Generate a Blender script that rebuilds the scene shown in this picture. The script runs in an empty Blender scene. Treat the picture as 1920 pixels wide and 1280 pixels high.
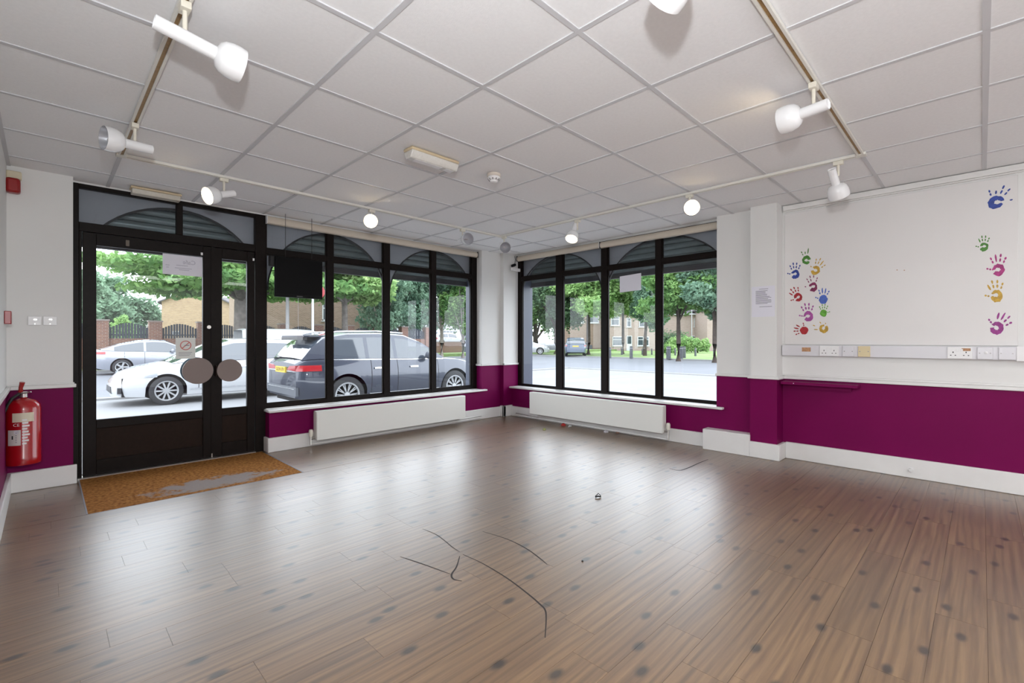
import bpy, math, random
import numpy as np
from mathutils import Vector, Matrix

random.seed(7); rng = np.random.default_rng(7)
SC = bpy.context.scene
COL = SC.collection
R = math.radians

# ---------------------------------------------------------------- camera, sky, lights, exposure
FPX, YAW, HOR, EYE, CEIL = 878.3, R(45.08), 637.0, 1.13, 2.411
cam = bpy.data.cameras.new('camera'); cam_o = bpy.data.objects.new('camera', cam); COL.objects.link(cam_o)
cam.sensor_fit = 'HORIZONTAL'; cam.sensor_width = 36.0; cam.lens = 36.0 * FPX / 1920.0
cam.shift_y = -(640.0 - HOR) / 1920.0
cam.clip_start = 0.05; cam.clip_end = 500
cam_o.location = (0, 0, EYE); cam_o.rotation_euler = (R(90), 0, YAW - R(90))
SC.camera = cam_o

world = bpy.data.worlds.new('world'); SC.world = world; world.use_nodes = True
wn = world.node_tree.nodes; wl = world.node_tree.links
bg = wn['Background']; bg.inputs['Color'].default_value = (0.90, 0.95, 1.0, 1); bg.inputs['Strength'].default_value = 5.4

def area_light(name, loc, target, size, size_y, power, color=(1, 1, 1)):
    l = bpy.data.lights.new(name, 'AREA'); l.shape = 'RECTANGLE'; l.size = size; l.size_y = size_y
    l.energy = power; l.color = color
    o = bpy.data.objects.new(name, l); COL.objects.link(o); o.location = loc
    d = Vector(target) - Vector(loc); o.rotation_euler = d.to_track_quat('-Z', 'Y').to_euler()
    return o
# unseen fill lights added overhead, behind the camera, to brighten the room
area_light('overhead_fill', (1.4, -1.3, 2.37), (1.4, -1.3, 0), 1.2, 0.6, 18)
area_light('overhead_fill', (3.4, -1.3, 2.37), (3.4, -1.3, 0), 1.2, 0.6, 18)
# broad fill light added by the back wall, then the photographer's flash above the camera
area_light('back_wall_fill', (2.4, -2.5, 1.2), (2.6, 3.2, 1.6), 4.8, 2.2, 36, (0.95, 0.98, 1.0))
fl = bpy.data.lights.new('camera_flash', 'POINT'); fl.energy = 142; fl.color = (0.94, 0.975, 1.0); fl.shadow_soft_size = 0.04
fl_o = bpy.data.objects.new('camera_flash', fl); COL.objects.link(fl_o); fl_o.location = (-0.03, -0.03, 1.54)

SC.view_settings.view_transform = 'Standard'; SC.view_settings.look = 'None'
SC.view_settings.gamma = 1.0; SC.view_settings.use_curve_mapping = False
SC.view_settings.exposure = 0.0

# ---------------------------------------------------------------- survey helpers (point of a sight line on a known plane)
_F = Vector((math.cos(YAW), math.sin(YAW), 0)); _R = Vector((math.sin(YAW), -math.cos(YAW), 0)); _U = Vector((0, 0, 1))
def _ray(u, v): return _F + _R * ((u - 960) / FPX) + _U * ((HOR - v) / FPX)
EYEV = Vector((0, 0, EYE))
def onx(u, v, x): d = _ray(u, v); return EYEV + d * (x / d.x)
def ony(u, v, y): d = _ray(u, v); return EYEV + d * (y / d.y)
def onz(u, v, z): d = _ray(u, v); return EYEV + d * ((z - EYE) / d.z)
def X1(u, y): return ony(u, 640, y).x
def Y2(u, x): return onx(u, 640, x).y
def ground(u, dist, z=-0.33):
    p = _F * dist + _R * ((u - 960) / FPX * dist); return Vector((p.x, p.y, z))

# ---------------------------------------------------------------- materials
MATS = {}
def mat(name, col, rough=0.6, metal=0.0, spec=0.5, emit=None, estr=0.0, noise=0.0, nscale=8.0, bump=0.0, bscale=60.0, coat=0.0, alpha=1.0):
    if name in MATS: return MATS[name]
    m = bpy.data.materials.new(name); m.use_nodes = True
    nt = m.node_tree; n = nt.nodes; b = n['Principled BSDF']
    b.inputs['Base Color'].default_value = (*col, 1); b.inputs['Roughness'].default_value = rough
    b.inputs['Metallic'].default_value = metal; b.inputs['Specular IOR Level'].default_value = spec
    b.inputs['Coat Weight'].default_value = coat; b.inputs['Coat Roughness'].default_value = 0.05
    if emit: b.inputs['Emission Color'].default_value = (*emit, 1); b.inputs['Emission Strength'].default_value = estr
    if noise > 0 or bump > 0:
        tc = n.new('ShaderNodeTexCoord')
    if noise > 0:
        t = n.new('ShaderNodeTexNoise'); t.inputs['Scale'].default_value = nscale; t.inputs['Detail'].default_value = 5
        nt.links.new(tc.outputs['Object'], t.inputs['Vector'])
        r = n.new('ShaderNodeValToRGB')
        r.color_ramp.elements[0].position = 0.3; r.color_ramp.elements[1].position = 0.7
        r.color_ramp.elements[0].color = (*[max(0, c * (1 - noise)) for c in col], 1)
        r.color_ramp.elements[1].color = (*[min(1, c * (1 + noise)) for c in col], 1)
        nt.links.new(t.outputs['Fac'], r.inputs['Fac']); nt.links.new(r.outputs['Color'], b.inputs['Base Color'])
    if bump > 0:
        t2 = n.new('ShaderNodeTexNoise'); t2.inputs['Scale'].default_value = bscale; t2.inputs['Detail'].default_value = 3
        nt.links.new(tc.outputs['Object'], t2.inputs['Vector'])
        bp = n.new('ShaderNodeBump'); bp.inputs['Strength'].default_value = bump; bp.inputs['Distance'].default_value = 0.004
        nt.links.new(t2.outputs['Fac'], bp.inputs['Height']); nt.links.new(bp.outputs['Normal'], b.inputs['Normal'])
    MATS[name] = m; return m

WHITE = mat('white_wall_paint', (0.74, 0.735, 0.72), 0.65, noise=0.025, nscale=1.3, bump=0.08, bscale=90)
BOARD = mat('white_board_paint', (0.72, 0.70, 0.69), 0.5, noise=0.02, nscale=1.5)
PURPLE = mat('purple_gloss_paint', (0.150, 0.0006, 0.060), 0.55, spec=0.12, noise=0.06, nscale=2.5, bump=0.06, bscale=140)
TRIM = mat('white_gloss_trim', (0.74, 0.73, 0.715), 0.35, noise=0.03, nscale=6)
CREAM = mat('cream_radiator_enamel', (0.78, 0.78, 0.74), 0.35)
FRAME = mat('dark_brown_aluminium', (0.009, 0.006, 0.005), 0.45, spec=0.12, noise=0.2, nscale=30)
FRAME2 = mat('brown_door_panel', (0.019, 0.011, 0.008), 0.6, spec=0.1, noise=0.15, nscale=40)
TILE = mat('ceiling_tile_fissured', (0.86, 0.86, 0.87), 0.9, noise=0.02, nscale=60, bump=0.2, bscale=260)
TBAR = mat('ceiling_grid_white', (0.60, 0.60, 0.62), 0.5)
TRACK = mat('track_white', (0.74, 0.72, 0.66), 0.45)
BRASS = mat('track_brass_slot', (0.33, 0.20, 0.075), 0.45, metal=0.3, noise=0.2, nscale=40)
LAMPW = mat('lamp_white_enamel', (0.84, 0.84, 0.85), 0.22, coat=0.3)
LAMPC = mat('lamp_cream_plastic', (0.72, 0.68, 0.58), 0.5)
GREYIN = mat('lamp_reflector_grey', (0.52, 0.52, 0.55), 0.3, metal=0.3)
BULB = mat('bulb_lit_warm', (1, 0.9, 0.7), 0.4, emit=(1.0, 0.80, 0.50), estr=7.0)
BULBO = mat('bulb_off', (0.6, 0.55, 0.55), 0.25)
BLIND = mat('blind_cassette_beige', (0.60, 0.53, 0.44), 0.5)
BLACK = mat('black_plastic', (0.004, 0.004, 0.0045), 0.4, spec=0.12)
BLACKM = mat('black_rubber', (0.012, 0.012, 0.013), 0.6)
PAPER = mat('paper_white', (0.74, 0.73, 0.80), 0.7)
INK = mat('ink_grey', (0.22, 0.21, 0.25), 0.8)
INKL = mat('ink_pale', (0.45, 0.44, 0.52), 0.8)
REDX = mat('red_extinguisher', (0.36, 0.004, 0.008), 0.22, coat=0.4)
REDP = mat('red_plastic', (0.30, 0.012, 0.012), 0.3)
STEEL = mat('steel', (0.55, 0.53, 0.50), 0.3, metal=0.9)
BRONZE = mat('brushed_bronze', (0.20, 0.155, 0.14), 0.5, metal=0.1)
PLASTW = mat('white_plastic', (0.78, 0.77, 0.77), 0.35)
PLASTG = mat('grey_plastic', (0.66, 0.65, 0.68), 0.35)
YELLOWED = mat('yellowed_plastic', (0.66, 0.55, 0.33), 0.4)
STAINB = mat('brown_scorch', (0.42, 0.22, 0.11), 0.6, noise=0.3, nscale=60)
SPAND = mat('grey_spandrel_board', (0.27, 0.28, 0.30), 0.6, noise=0.04, nscale=5)
SHUT = mat('shutter_galvanised', (0.17, 0.205, 0.205), 0.36, metal=0.3, noise=0.15, nscale=4)
SHUTD = mat('shutter_bottom_rail', (0.05, 0.048, 0.05), 0.5)
RAILB = mat('shutter_guide_blue_grey', (0.055, 0.065, 0.10), 0.35)
DARKPIPE = mat('pipe_white_paint', (0.70, 0.68, 0.66), 0.4)

def glass_mat(name, refl=0.9, tint=(0.97, 0.985, 1.0)):
    m = bpy.data.materials.new(name); m.use_nodes = True; nt = m.node_tree; n = nt.nodes
    for x in list(n): n.remove(x)
    out = n.new('ShaderNodeOutputMaterial'); mix = n.new('ShaderNodeMixShader'); tr = n.new('ShaderNodeBsdfTransparent'); gl = n.new('ShaderNodeBsdfGlossy')
    fr = n.new('ShaderNodeFresnel'); fr.inputs['IOR'].default_value = 1.5
    mu = n.new('ShaderNodeMath'); mu.operation = 'MULTIPLY'; mu.inputs[1].default_value = refl
    geo = n.new('ShaderNodeNewGeometry'); inv = n.new('ShaderNodeMath'); inv.operation = 'SUBTRACT'; inv.inputs[0].default_value = 1.0
    fx_ = n.new('ShaderNodeMath'); fx_.operation = 'MULTIPLY'; nt.links.new(geo.outputs['Backfacing'], inv.inputs[1]); nt.links.new(inv.outputs[0], fx_.inputs[1]); nt.links.new(mu.outputs[0], fx_.inputs[0])
    tr.inputs['Color'].default_value = (*tint, 1); gl.inputs['Roughness'].default_value = 0.0
    nt.links.new(fr.outputs[0], mu.inputs[0]); nt.links.new(fx_.outputs[0], mix.inputs['Fac'])
    nt.links.new(tr.outputs[0], mix.inputs[1]); nt.links.new(gl.outputs[0], mix.inputs[2]); nt.links.new(mix.outputs[0], out.inputs['Surface'])
    return m
GLASS = glass_mat('window_glass')

def plank_mat():
    m = bpy.data.materials.new('wood_plank_vinyl'); m.use_nodes = True; nt = m.node_tree; n = nt.nodes; L = nt.links
    b = n['Principled BSDF']
    g = n.new('ShaderNodeNewGeometry'); oi = n.new('ShaderNodeObjectInfo')
    sc = n.new('ShaderNodeVectorMath'); sc.operation = 'MULTIPLY_ADD'
    rv = n.new('ShaderNodeCombineXYZ')
    r9 = n.new('ShaderNodeMath'); r9.operation = 'MULTIPLY'; r9.inputs[1].default_value = 37.0
    L.new(oi.outputs['Random'], r9.inputs[0]); L.new(r9.outputs[0], rv.inputs[0]); L.new(r9.outputs[0], rv.inputs[1]); L.new(r9.outputs[0], rv.inputs[2])
    sc.inputs[1].default_value = (1.1, 30.0, 1.0); L.new(g.outputs['Position'], sc.inputs[0]); L.new(rv.outputs[0], sc.inputs[2])
    n1 = n.new('ShaderNodeTexNoise'); n1.inputs['Scale'].default_value = 1.6; n1.inputs['Detail'].default_value = 8; n1.inputs['Roughness'].default_value = 0.62; n1.inputs['Distortion'].default_value = 0.6
    L.new(sc.outputs[0], n1.inputs['Vector'])
    ramp = n.new('ShaderNodeValToRGB'); e = ramp.color_ramp.elements
    e[0].position = 0.25; e[0].color = (0.085, 0.045, 0.022, 1); e[1].position = 0.75; e[1].color = (0.245, 0.148, 0.070, 1)
    x = e.new(0.5); x.color = (0.165, 0.094, 0.044, 1)
    L.new(n1.outputs['Fac'], ramp.inputs['Fac'])
    # growth rings
    sc2 = n.new('ShaderNodeVectorMath'); sc2.operation = 'MULTIPLY_ADD'; sc2.inputs[1].default_value = (0.5, 5.0, 1.0)
    L.new(g.outputs['Position'], sc2.inputs[0]); L.new(rv.outputs[0], sc2.inputs[2])
    wv = n.new('ShaderNodeTexWave'); wv.wave_type = 'BANDS'; wv.bands_direction = 'Y'; wv.inputs['Scale'].default_value = 1.7; wv.inputs['Distortion'].default_value = 11.0; wv.inputs['Detail'].default_value = 2.0; wv.inputs['Detail Scale'].default_value = 0.7
    L.new(sc2.outputs[0], wv.inputs['Vector'])
    mx = n.new('ShaderNodeMixRGB'); mx.blend_type = 'MULTIPLY'; mx.inputs['Fac'].default_value = 0.5
    wr = n.new('ShaderNodeValToRGB'); wr.color_ramp.elements[0].color = (0.45, 0.40, 0.36, 1); wr.color_ramp.elements[1].position = 0.55; wr.color_ramp.elements[1].color = (1, 1, 1, 1)
    L.new(wv.outputs['Fac'], wr.inputs['Fac']); L.new(ramp.outputs['Color'], mx.inputs[1]); L.new(wr.outputs['Color'], mx.inputs[2])
    # knots
    sc3 = n.new('ShaderNodeVectorMath'); sc3.operation = 'MULTIPLY'; sc3.inputs[1].default_value = (2.6, 5.2, 1.0); L.new(g.outputs['Position'], sc3.inputs[0])
    vo = n.new('ShaderNodeTexVoronoi'); vo.voronoi_dimensions = '2D'; vo.inputs['Scale'].default_value = 1.0; vo.inputs['Randomness'].default_value = 1.0; L.new(sc3.outputs[0], vo.inputs['Vector'])
    kr = n.new('ShaderNodeValToRGB'); kr.color_ramp.elements[0].position = 0.05; kr.color_ramp.elements[0].color = (0.13, 0.14, 0.19, 1); kr.color_ramp.elements[1].position = 0.115; kr.color_ramp.elements[1].color = (1, 1, 1, 1)
    L.new(vo.outputs['Distance'], kr.inputs['Fac'])
    mk = n.new('ShaderNodeMixRGB'); mk.blend_type = 'MULTIPLY'; mk.inputs['Fac'].default_value = 0.92
    L.new(mx.outputs[0], mk.inputs[1]); L.new(kr.outputs['Color'], mk.inputs[2])
    # plank-to-plank tone
    tv = n.new('ShaderNodeMapRange'); tv.inputs['To Min'].default_value = 0.9; tv.inputs['To Max'].default_value = 1.1; L.new(oi.outputs['Random'], tv.inputs['Value'])
    mt = n.new('ShaderNodeVectorMath'); mt.operation = 'SCALE'; L.new(mk.outputs[0], mt.inputs[0]); L.new(tv.outputs[0], mt.inputs['Scale'])
    L.new(mt.outputs[0], b.inputs['Base Color'])
    rr = n.new('ShaderNodeMapRange'); rr.inputs['To Min'].default_value = 0.36; rr.inputs['To Max'].default_value = 0.50; L.new(n1.outputs['Fac'], rr.inputs['Value']); L.new(rr.outputs[0], b.inputs['Roughness'])
    b.inputs['Specular IOR Level'].default_value = 0.45; b.inputs['Coat Weight'].default_value = 1.0; b.inputs['Coat Roughness'].default_value = 0.36; b.inputs['Coat IOR'].default_value = 1.62
    bp = n.new('ShaderNodeBump'); bp.inputs['Strength'].default_value = 0.12; bp.inputs['Distance'].default_value = 0.002
    L.new(n1.outputs['Fac'], bp.inputs['Height']); L.new(bp.outputs['Normal'], b.inputs['Normal'])
    return m
PLANK = plank_mat()

def mat_mat():
    m = bpy.data.materials.new('coir_mat_worn'); m.use_nodes = True; nt = m.node_tree; n = nt.nodes; L = nt.links
    b = n['Principled BSDF']; b.inputs['Roughness'].default_value = 0.95; b.inputs['Specular IOR Level'].default_value = 0.1
    g = n.new('ShaderNodeNewGeometry')
    n1 = n.new('ShaderNodeTexNoise'); n1.inputs['Scale'].default_value = 45; n1.inputs['Detail'].default_value = 6; L.new(g.outputs['Position'], n1.inputs['Vector'])
    r1 = n.new('ShaderNodeValToRGB'); r1.color_ramp.elements[0].position = 0.3; r1.color_ramp.elements[0].color = (0.15, 0.055, 0.012, 1); r1.color_ramp.elements[1].position = 0.72; r1.color_ramp.elements[1].color = (0.44, 0.20, 0.055, 1)
    L.new(n1.outputs['Fac'], r1.inputs['Fac'])
    # worn grey track across the middle: an ellipse with a ragged edge
    sub = n.new('ShaderNodeVectorMath'); sub.operation = 'SUBTRACT'; sub.inputs[1].default_value = (0.95, 4.30, 0.0); L.new(g.outputs['Position'], sub.inputs[0])
    ml = n.new('ShaderNodeVectorMath'); ml.operation = 'MULTIPLY'; ml.inputs[1].default_value = (1.8, 5.0, 0); L.new(sub.outputs[0], ml.inputs[0])
    ln = n.new('ShaderNodeVectorMath'); ln.operation = 'LENGTH'; L.new(ml.outputs[0], ln.inputs[0])
    n2 = n.new('ShaderNodeTexNoise'); n2.inputs['Scale'].default_value = 9; n2.inputs['Detail'].default_value = 10; n2.inputs['Roughness'].default_value = 0.7; L.new(g.outputs['Position'], n2.inputs['Vector'])
    ad = n.new('ShaderNodeMath'); ad.operation = 'MULTIPLY_ADD'; ad.inputs[1].default_value = 2.4; L.new(n2.outputs['Fac'], ad.inputs[0]); L.new(ln.outputs['Value'], ad.inputs[2])
    r2 = n.new('ShaderNodeValToRGB'); r2.color_ramp.elements[0].position = 0.0; r2.color_ramp.elements[0].color = (1, 1, 1, 1); r2.color_ramp.elements[1].color = (0, 0, 0, 1)
    mr = n.new('ShaderNodeMapRange'); mr.inputs['From Min'].default_value = 1.75; mr.inputs['From Max'].default_value = 2.05; mr.inputs['To Min'].default_value = 0.9; mr.inputs['To Max'].default_value = 0.0
    L.new(ad.outputs[0], mr.inputs['Value'])
    mx = n.new('ShaderNodeMixRGB'); mx.inputs[2].default_value = (0.27, 0.245, 0.24, 1); L.new(mr.outputs[0], mx.inputs['Fac']); L.new(r1.outputs['Color'], mx.inputs[1])
    L.new(mx.outputs[0], b.inputs['Base Color'])
    bp = n.new('ShaderNodeBump'); bp.inputs['Strength'].default_value = 0.6; bp.inputs['Distance'].default_value = 0.004; L.new(n1.outputs['Fac'], bp.inputs['Height']); L.new(bp.outputs['Normal'], b.inputs['Normal'])
    return m
COIR = mat_mat()

def brick_mat(name, c1, c2, mortar, scale=1.0, vert='Z'):
    m = bpy.data.materials.new(name); m.use_nodes = True; nt = m.node_tree; n = nt.nodes; L = nt.links
    b = n['Principled BSDF']; b.inputs['Roughness'].default_value = 0.9
    tc = n.new('ShaderNodeTexCoord'); sx = n.new('ShaderNodeSeparateXYZ'); L.new(tc.outputs['Object'], sx.inputs[0])
    ad = n.new('ShaderNodeMath'); ad.operation = 'ADD'; L.new(sx.outputs['X'], ad.inputs[0]); L.new(sx.outputs['Y'], ad.inputs[1])
    cx = n.new('ShaderNodeCombineXYZ'); L.new(ad.outputs[0], cx.inputs['X']); L.new(sx.outputs['Z'], cx.inputs['Y'])
    br = n.new('ShaderNodeTexBrick'); L.new(cx.outputs[0], br.inputs['Vector']); br.inputs['Scale'].default_value = 1.0 / scale
    br.inputs['Brick Width'].default_value = 0.225; br.inputs['Row Height'].default_value = 0.075; br.inputs['Mortar Size'].default_value = 0.009
    br.inputs['Color1'].default_value = (*c1, 1); br.inputs['Color2'].default_value = (*c2, 1); br.inputs['Mortar'].default_value = (*mortar, 1)
    L.new(br.outputs['Color'], b.inputs['Base Color'])
    return m
BR_TAN = brick_mat('tan_brick', (0.330, 0.224, 0.125), (0.238, 0.145, 0.079), (0.330, 0.284, 0.224))
BR_BROWN = brick_mat('brown_brick', (0.238, 0.158, 0.112), (0.178, 0.112, 0.076), (0.277, 0.238, 0.198))
BR_RED = brick_mat('red_brick', (0.198, 0.086, 0.059), (0.145, 0.059, 0.043), (0.251, 0.211, 0.185))
BR_PINK = brick_mat('pale_pink_brick', (0.330, 0.251, 0.218), (0.277, 0.198, 0.172), (0.343, 0.304, 0.277))
RENDERW = mat('white_render', (0.409, 0.409, 0.422), 0.8)
ROOF = mat('slate_roof', (0.099, 0.092, 0.099), 0.8, noise=0.2, nscale=3)
UPVC = mat('white_upvc', (0.495, 0.502, 0.515), 0.35)
PANE = mat('house_window_glass', (0.06, 0.075, 0.085), 0.05, spec=0.8)
CONC = mat('forecourt_concrete', (0.185, 0.188, 0.196), 0.85, noise=0.05, nscale=0.7)
ASPH = mat('road_asphalt', (0.135, 0.142, 0.160), 0.85, noise=0.06, nscale=0.6)
KERB = mat('kerb_stone', (0.251, 0.251, 0.251), 0.85)
GRASSM = mat('lawn_grass', (0.158, 0.238, 0.073), 0.95, noise=0.3, nscale=1.2)
FENCE = mat('charcoal_fence_paint', (0.030, 0.036, 0.050), 0.7)
BOLL = mat('bollard_concrete', (0.086, 0.089, 0.099), 0.85, noise=0.15, nscale=6)
BARK = mat('tree_bark_grey', (0.165, 0.145, 0.132), 0.95, noise=0.3, nscale=5)
BARKD = mat('tree_bark_dark', (0.056, 0.043, 0.036), 0.95, noise=0.3, nscale=5)
BARKP = mat('birch_bark_pale', (0.317, 0.284, 0.238), 0.9, noise=0.25, nscale=7)

def leaf_mat(name, c1, c2):
    m = bpy.data.materials.new(name); m.use_nodes = True; nt = m.node_tree; n = nt.nodes; L = nt.links
    b = n['Principled BSDF']; b.inputs['Roughness'].default_value = 0.6; b.inputs['Specular IOR Level'].default_value = 0.3
    g = n.new('ShaderNodeNewGeometry'); t = n.new('ShaderNodeTexNoise'); t.inputs['Scale'].default_value = 1.1; t.inputs['Detail'].default_value = 4
    L.new(g.outputs['Position'], t.inputs['Vector'])
    r = n.new('ShaderNodeValToRGB'); r.color_ramp.elements[0].position = 0.36; r.color_ramp.elements[1].position = 0.64
    r.color_ramp.elements[0].color = (*c1, 1); r.color_ramp.elements[1].color = (*c2, 1)
    L.new(t.outputs['Fac'], r.inputs['Fac']); L.new(r.outputs['Color'], b.inputs['Base Color'])
    tl = n.new('ShaderNodeBsdfTranslucent'); L.new(r.outputs['Color'], tl.inputs['Color'])
    mx = n.new('ShaderNodeMixShader'); mx.inputs['Fac'].default_value = 0.35; out = n['Material Output']
    L.new(b.outputs[0], mx.inputs[1]); L.new(tl.outputs[0], mx.inputs[2]); L.new(mx.outputs[0], out.inputs['Surface'])
    return m
LEAF_A = leaf_mat('leaf_mid_green', (0.096, 0.211, 0.067), (0.230, 0.384, 0.125))
LEAF_B = leaf_mat('leaf_blue_green', (0.115, 0.211, 0.144), (0.230, 0.355, 0.240))
LEAF_C = leaf_mat('leaf_light_green', (0.192, 0.346, 0.115), (0.365, 0.518, 0.211))
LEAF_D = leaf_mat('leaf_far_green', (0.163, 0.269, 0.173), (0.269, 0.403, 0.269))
LEAF_E = leaf_mat('leaf_dark_green', (0.058, 0.115, 0.067), (0.144, 0.240, 0.115))

# ---------------------------------------------------------------- mesh helpers
class MB:
    def __init__(s): s.v = []; s.f = []; s.sm = []
    def add(s, vs, fs, smooth=False):
        o = len(s.v); s.v += [tuple(p) for p in vs]; s.f += [tuple(i + o for i in f) for f in fs]; s.sm += [smooth] * len(fs); return s
    def box(s, x0, x1, y0, y1, z0, z1):
        if x0 > x1: x0, x1 = x1, x0
        if y0 > y1: y0, y1 = y1, y0
        if z0 > z1: z0, z1 = z1, z0
        return s.add([(x0,y0,z0),(x1,y0,z0),(x1,y1,z0),(x0,y1,z0),(x0,y0,z1),(x1,y0,z1),(x1,y1,z1),(x0,y1,z1)],
                     [(0,3,2,1),(4,5,6,7),(0,1,5,4),(1,2,6,5),(2,3,7,6),(3,0,4,7)])
    def tube(s, pts, r, n=8, cap=True, radii=None):
        pts = [Vector(p) for p in pts]; rings = []
        for i, p in enumerate(pts):
            t = (pts[min(i+1, len(pts)-1)] - pts[max(i-1, 0)]).normalized()
            a = t.cross(Vector((0, 0, 1)));
            if a.length < 1e-3: a = t.cross(Vector((1, 0, 0)))
            a.normalize(); b = t.cross(a); rr = radii[i] if radii else r
            rings.append([p + (a * math.cos(2*math.pi*k/n) + b * math.sin(2*math.pi*k/n)) * rr for k in range(n)])
        vs = [q for g in rings for q in g]; fs = []
        for i in range(len(rings) - 1):
            for k in range(n): fs.append((i*n+k, i*n+(k+1) % n, (i+1)*n+(k+1) % n, (i+1)*n+k))
        if cap: fs += [tuple(range(n-1, -1, -1)), tuple((len(rings)-1)*n + k for k in range(n))]
        return s.add(vs, fs, True)
    def lathe(s, prof, origin=(0,0,0), axis=(0,0,1), n=20):
        # prof: list of (r, h) along axis
        ax = Vector(axis).normalized(); a = ax.cross(Vector((0, 0, 1)))
        if a.length < 1e-3: a = Vector((1, 0, 0))
        a.normalize(); b = ax.cross(a); o = Vector(origin); vs = []; fs = []
        for (r, h) in prof:
            for k in range(n): vs.append(o + ax*h + (a*math.cos(2*math.pi*k/n) + b*math.sin(2*math.pi*k/n))*max(r, 1e-5))
        for i in range(len(prof)-1):
            for k in range(n): fs.append((i*n+k, i*n+(k+1) % n, (i+1)*n+(k+1) % n, (i+1)*n+k))
        return s.add(vs, fs, True)
    def prism(s, poly, p0, u, v, w):
        # polygon in (u,v) extruded by vector w from p0
        p0, u, v, w = Vector(p0), Vector(u), Vector(v), Vector(w); n = len(poly)
        vs = [p0 + u*a + v*b for a, b in poly]; vs += [q + w for q in vs]
        return s.add(vs, [tuple(range(n)), tuple(range(2*n-1, n-1, -1))] + [(k, k+n, (k+1) % n + n, (k+1) % n) for k in range(n)])
    def build(s, name, m, parent=None, bevel=0.0):
        me = bpy.data.meshes.new(name); me.from_pydata(s.v, [], s.f); me.update()
        me.polygons.foreach_set('use_smooth', s.sm); me.set_sharp_from_angle(angle=R(38)); me.materials.append(m)
        return link(name, me, parent, bevel)
def link(name, data, parent=None, bevel=0.0):
    o = bpy.data.objects.new(name, data); COL.objects.link(o)
    if parent is not None: o.parent = parent; o.matrix_parent_inverse = parent.matrix_basis.inverted()
    if bevel > 0:
        b = o.modifiers.new('bevel', 'BEVEL'); b.width = bevel; b.segments = 2; b.limit_method = 'ANGLE'; b.angle_limit = R(50)
    return o
def empty(name, loc=(0, 0, 0)):
    o = bpy.data.objects.new(name, None); COL.objects.link(o); o.location = loc; o.empty_display_size = 0.05
    o.matrix_basis = Matrix.Translation(loc); return o
def tag(o, label, cat, group=None, kind=None):
    o['label'] = label
    if cat: o['category'] = cat
    if group: o['group'] = group
    if kind: o['kind'] = kind
    return o
def struct(o, label): o['kind'] = 'structure'; o['label'] = label; return o
def bx(name, m, b6, parent=None, bevel=0.0): return MB().box(*b6).build(name, m, parent, bevel)
def text_obj(name, body, size, loc, xdir, ydir, m, parent=None, extrude=0.0006, align='CENTER'):
    c = bpy.data.curves.new(name, 'FONT'); c.body = body; c.size = size; c.extrude = extrude; c.align_x = align; c.align_y = 'CENTER'; c.resolution_u = 2
    t = bpy.data.objects.new(name + '_tmp', c); COL.objects.link(t)
    dg = bpy.context.evaluated_depsgraph_get(); me = bpy.data.meshes.new_from_object(t.evaluated_get(dg)); bpy.data.objects.remove(t); bpy.data.curves.remove(c)
    x = Vector(xdir).normalized(); y = Vector(ydir).normalized(); z = x.cross(y)
    M = Matrix(((x.x, y.x, z.x, loc[0]), (x.y, y.y, z.y, loc[1]), (x.z, y.z, z.z, loc[2]), (0, 0, 0, 1)))
    me.transform(M); me.materials.clear(); me.materials.append(m); me.name = name
    return link(name, me, parent)

# ---------------------------------------------------------------- room shell
XL, YB = -0.2, -2.6                 # left wall, back wall
YW, YF = 5.06, 5.17                 # front wall face, front glazing frame face
XW, XF, XH, XP = 4.96, 5.10, 5.04, 4.86   # right wall face, right glazing frame face, handprint wall, pillar face
XC, YC = 4.80, 4.99                 # corner column
OUT = 5.36
Z_D0, Z_D1, Z_SK = 0.757, 0.797, 0.15
x_le = X1(137, YW); x_w0 = 1.60; x_w1 = X1(903.5, YW)
y_r0 = Y2(1344, XW); y_p1 = Y2(1407, XP); y_p0 = Y2(1456.5, XP)

# floor with planks
floor = bx('floor', mat('floor_screed', (0.035, 0.024, 0.018), 0.9), (XL, XH + 0.2, YB, OUT, -0.06, -0.004)); struct(floor, 'brown wood plank floor with pale window reflections')
PWID, GAP = 0.152, 0.00045
mx0, mx1, my0, my1 = 0.19, 1.565, 4.085, 5.10      # door mat well
def plank_piece(x0, x1, y0, y1):
    if x1 - x0 < 0.02 or y1 - y0 < 0.01: return
    bx('plank', PLANK, (x0 + GAP, x1 - GAP, y0 + GAP, y1 - GAP, -0.004, 0.0), floor)
y = YB
row = 0
while y < YF + 0.02:
    yb = min(y + PWID, YF + 0.02)
    x = XL - random.uniform(0.05, 1.0); 
    while x < XH:
        xe = x + 0.94
        a, b = max(x, XL), min(xe, XH)
        if b > a:
            if yb <= my0 or y >= my1: plank_piece(a, b, y, yb)
            else:
                # rows cut by the mat well
                if y < my0: plank_piece(a, b, y, my0)
                if a < mx0: plank_piece(a, min(b, mx0), max(y, my0), yb)
                if b > mx1: plank_piece(max(a, mx1), b, max(y, my0), yb)
        x = xe
    y = yb; row += 1

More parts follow.
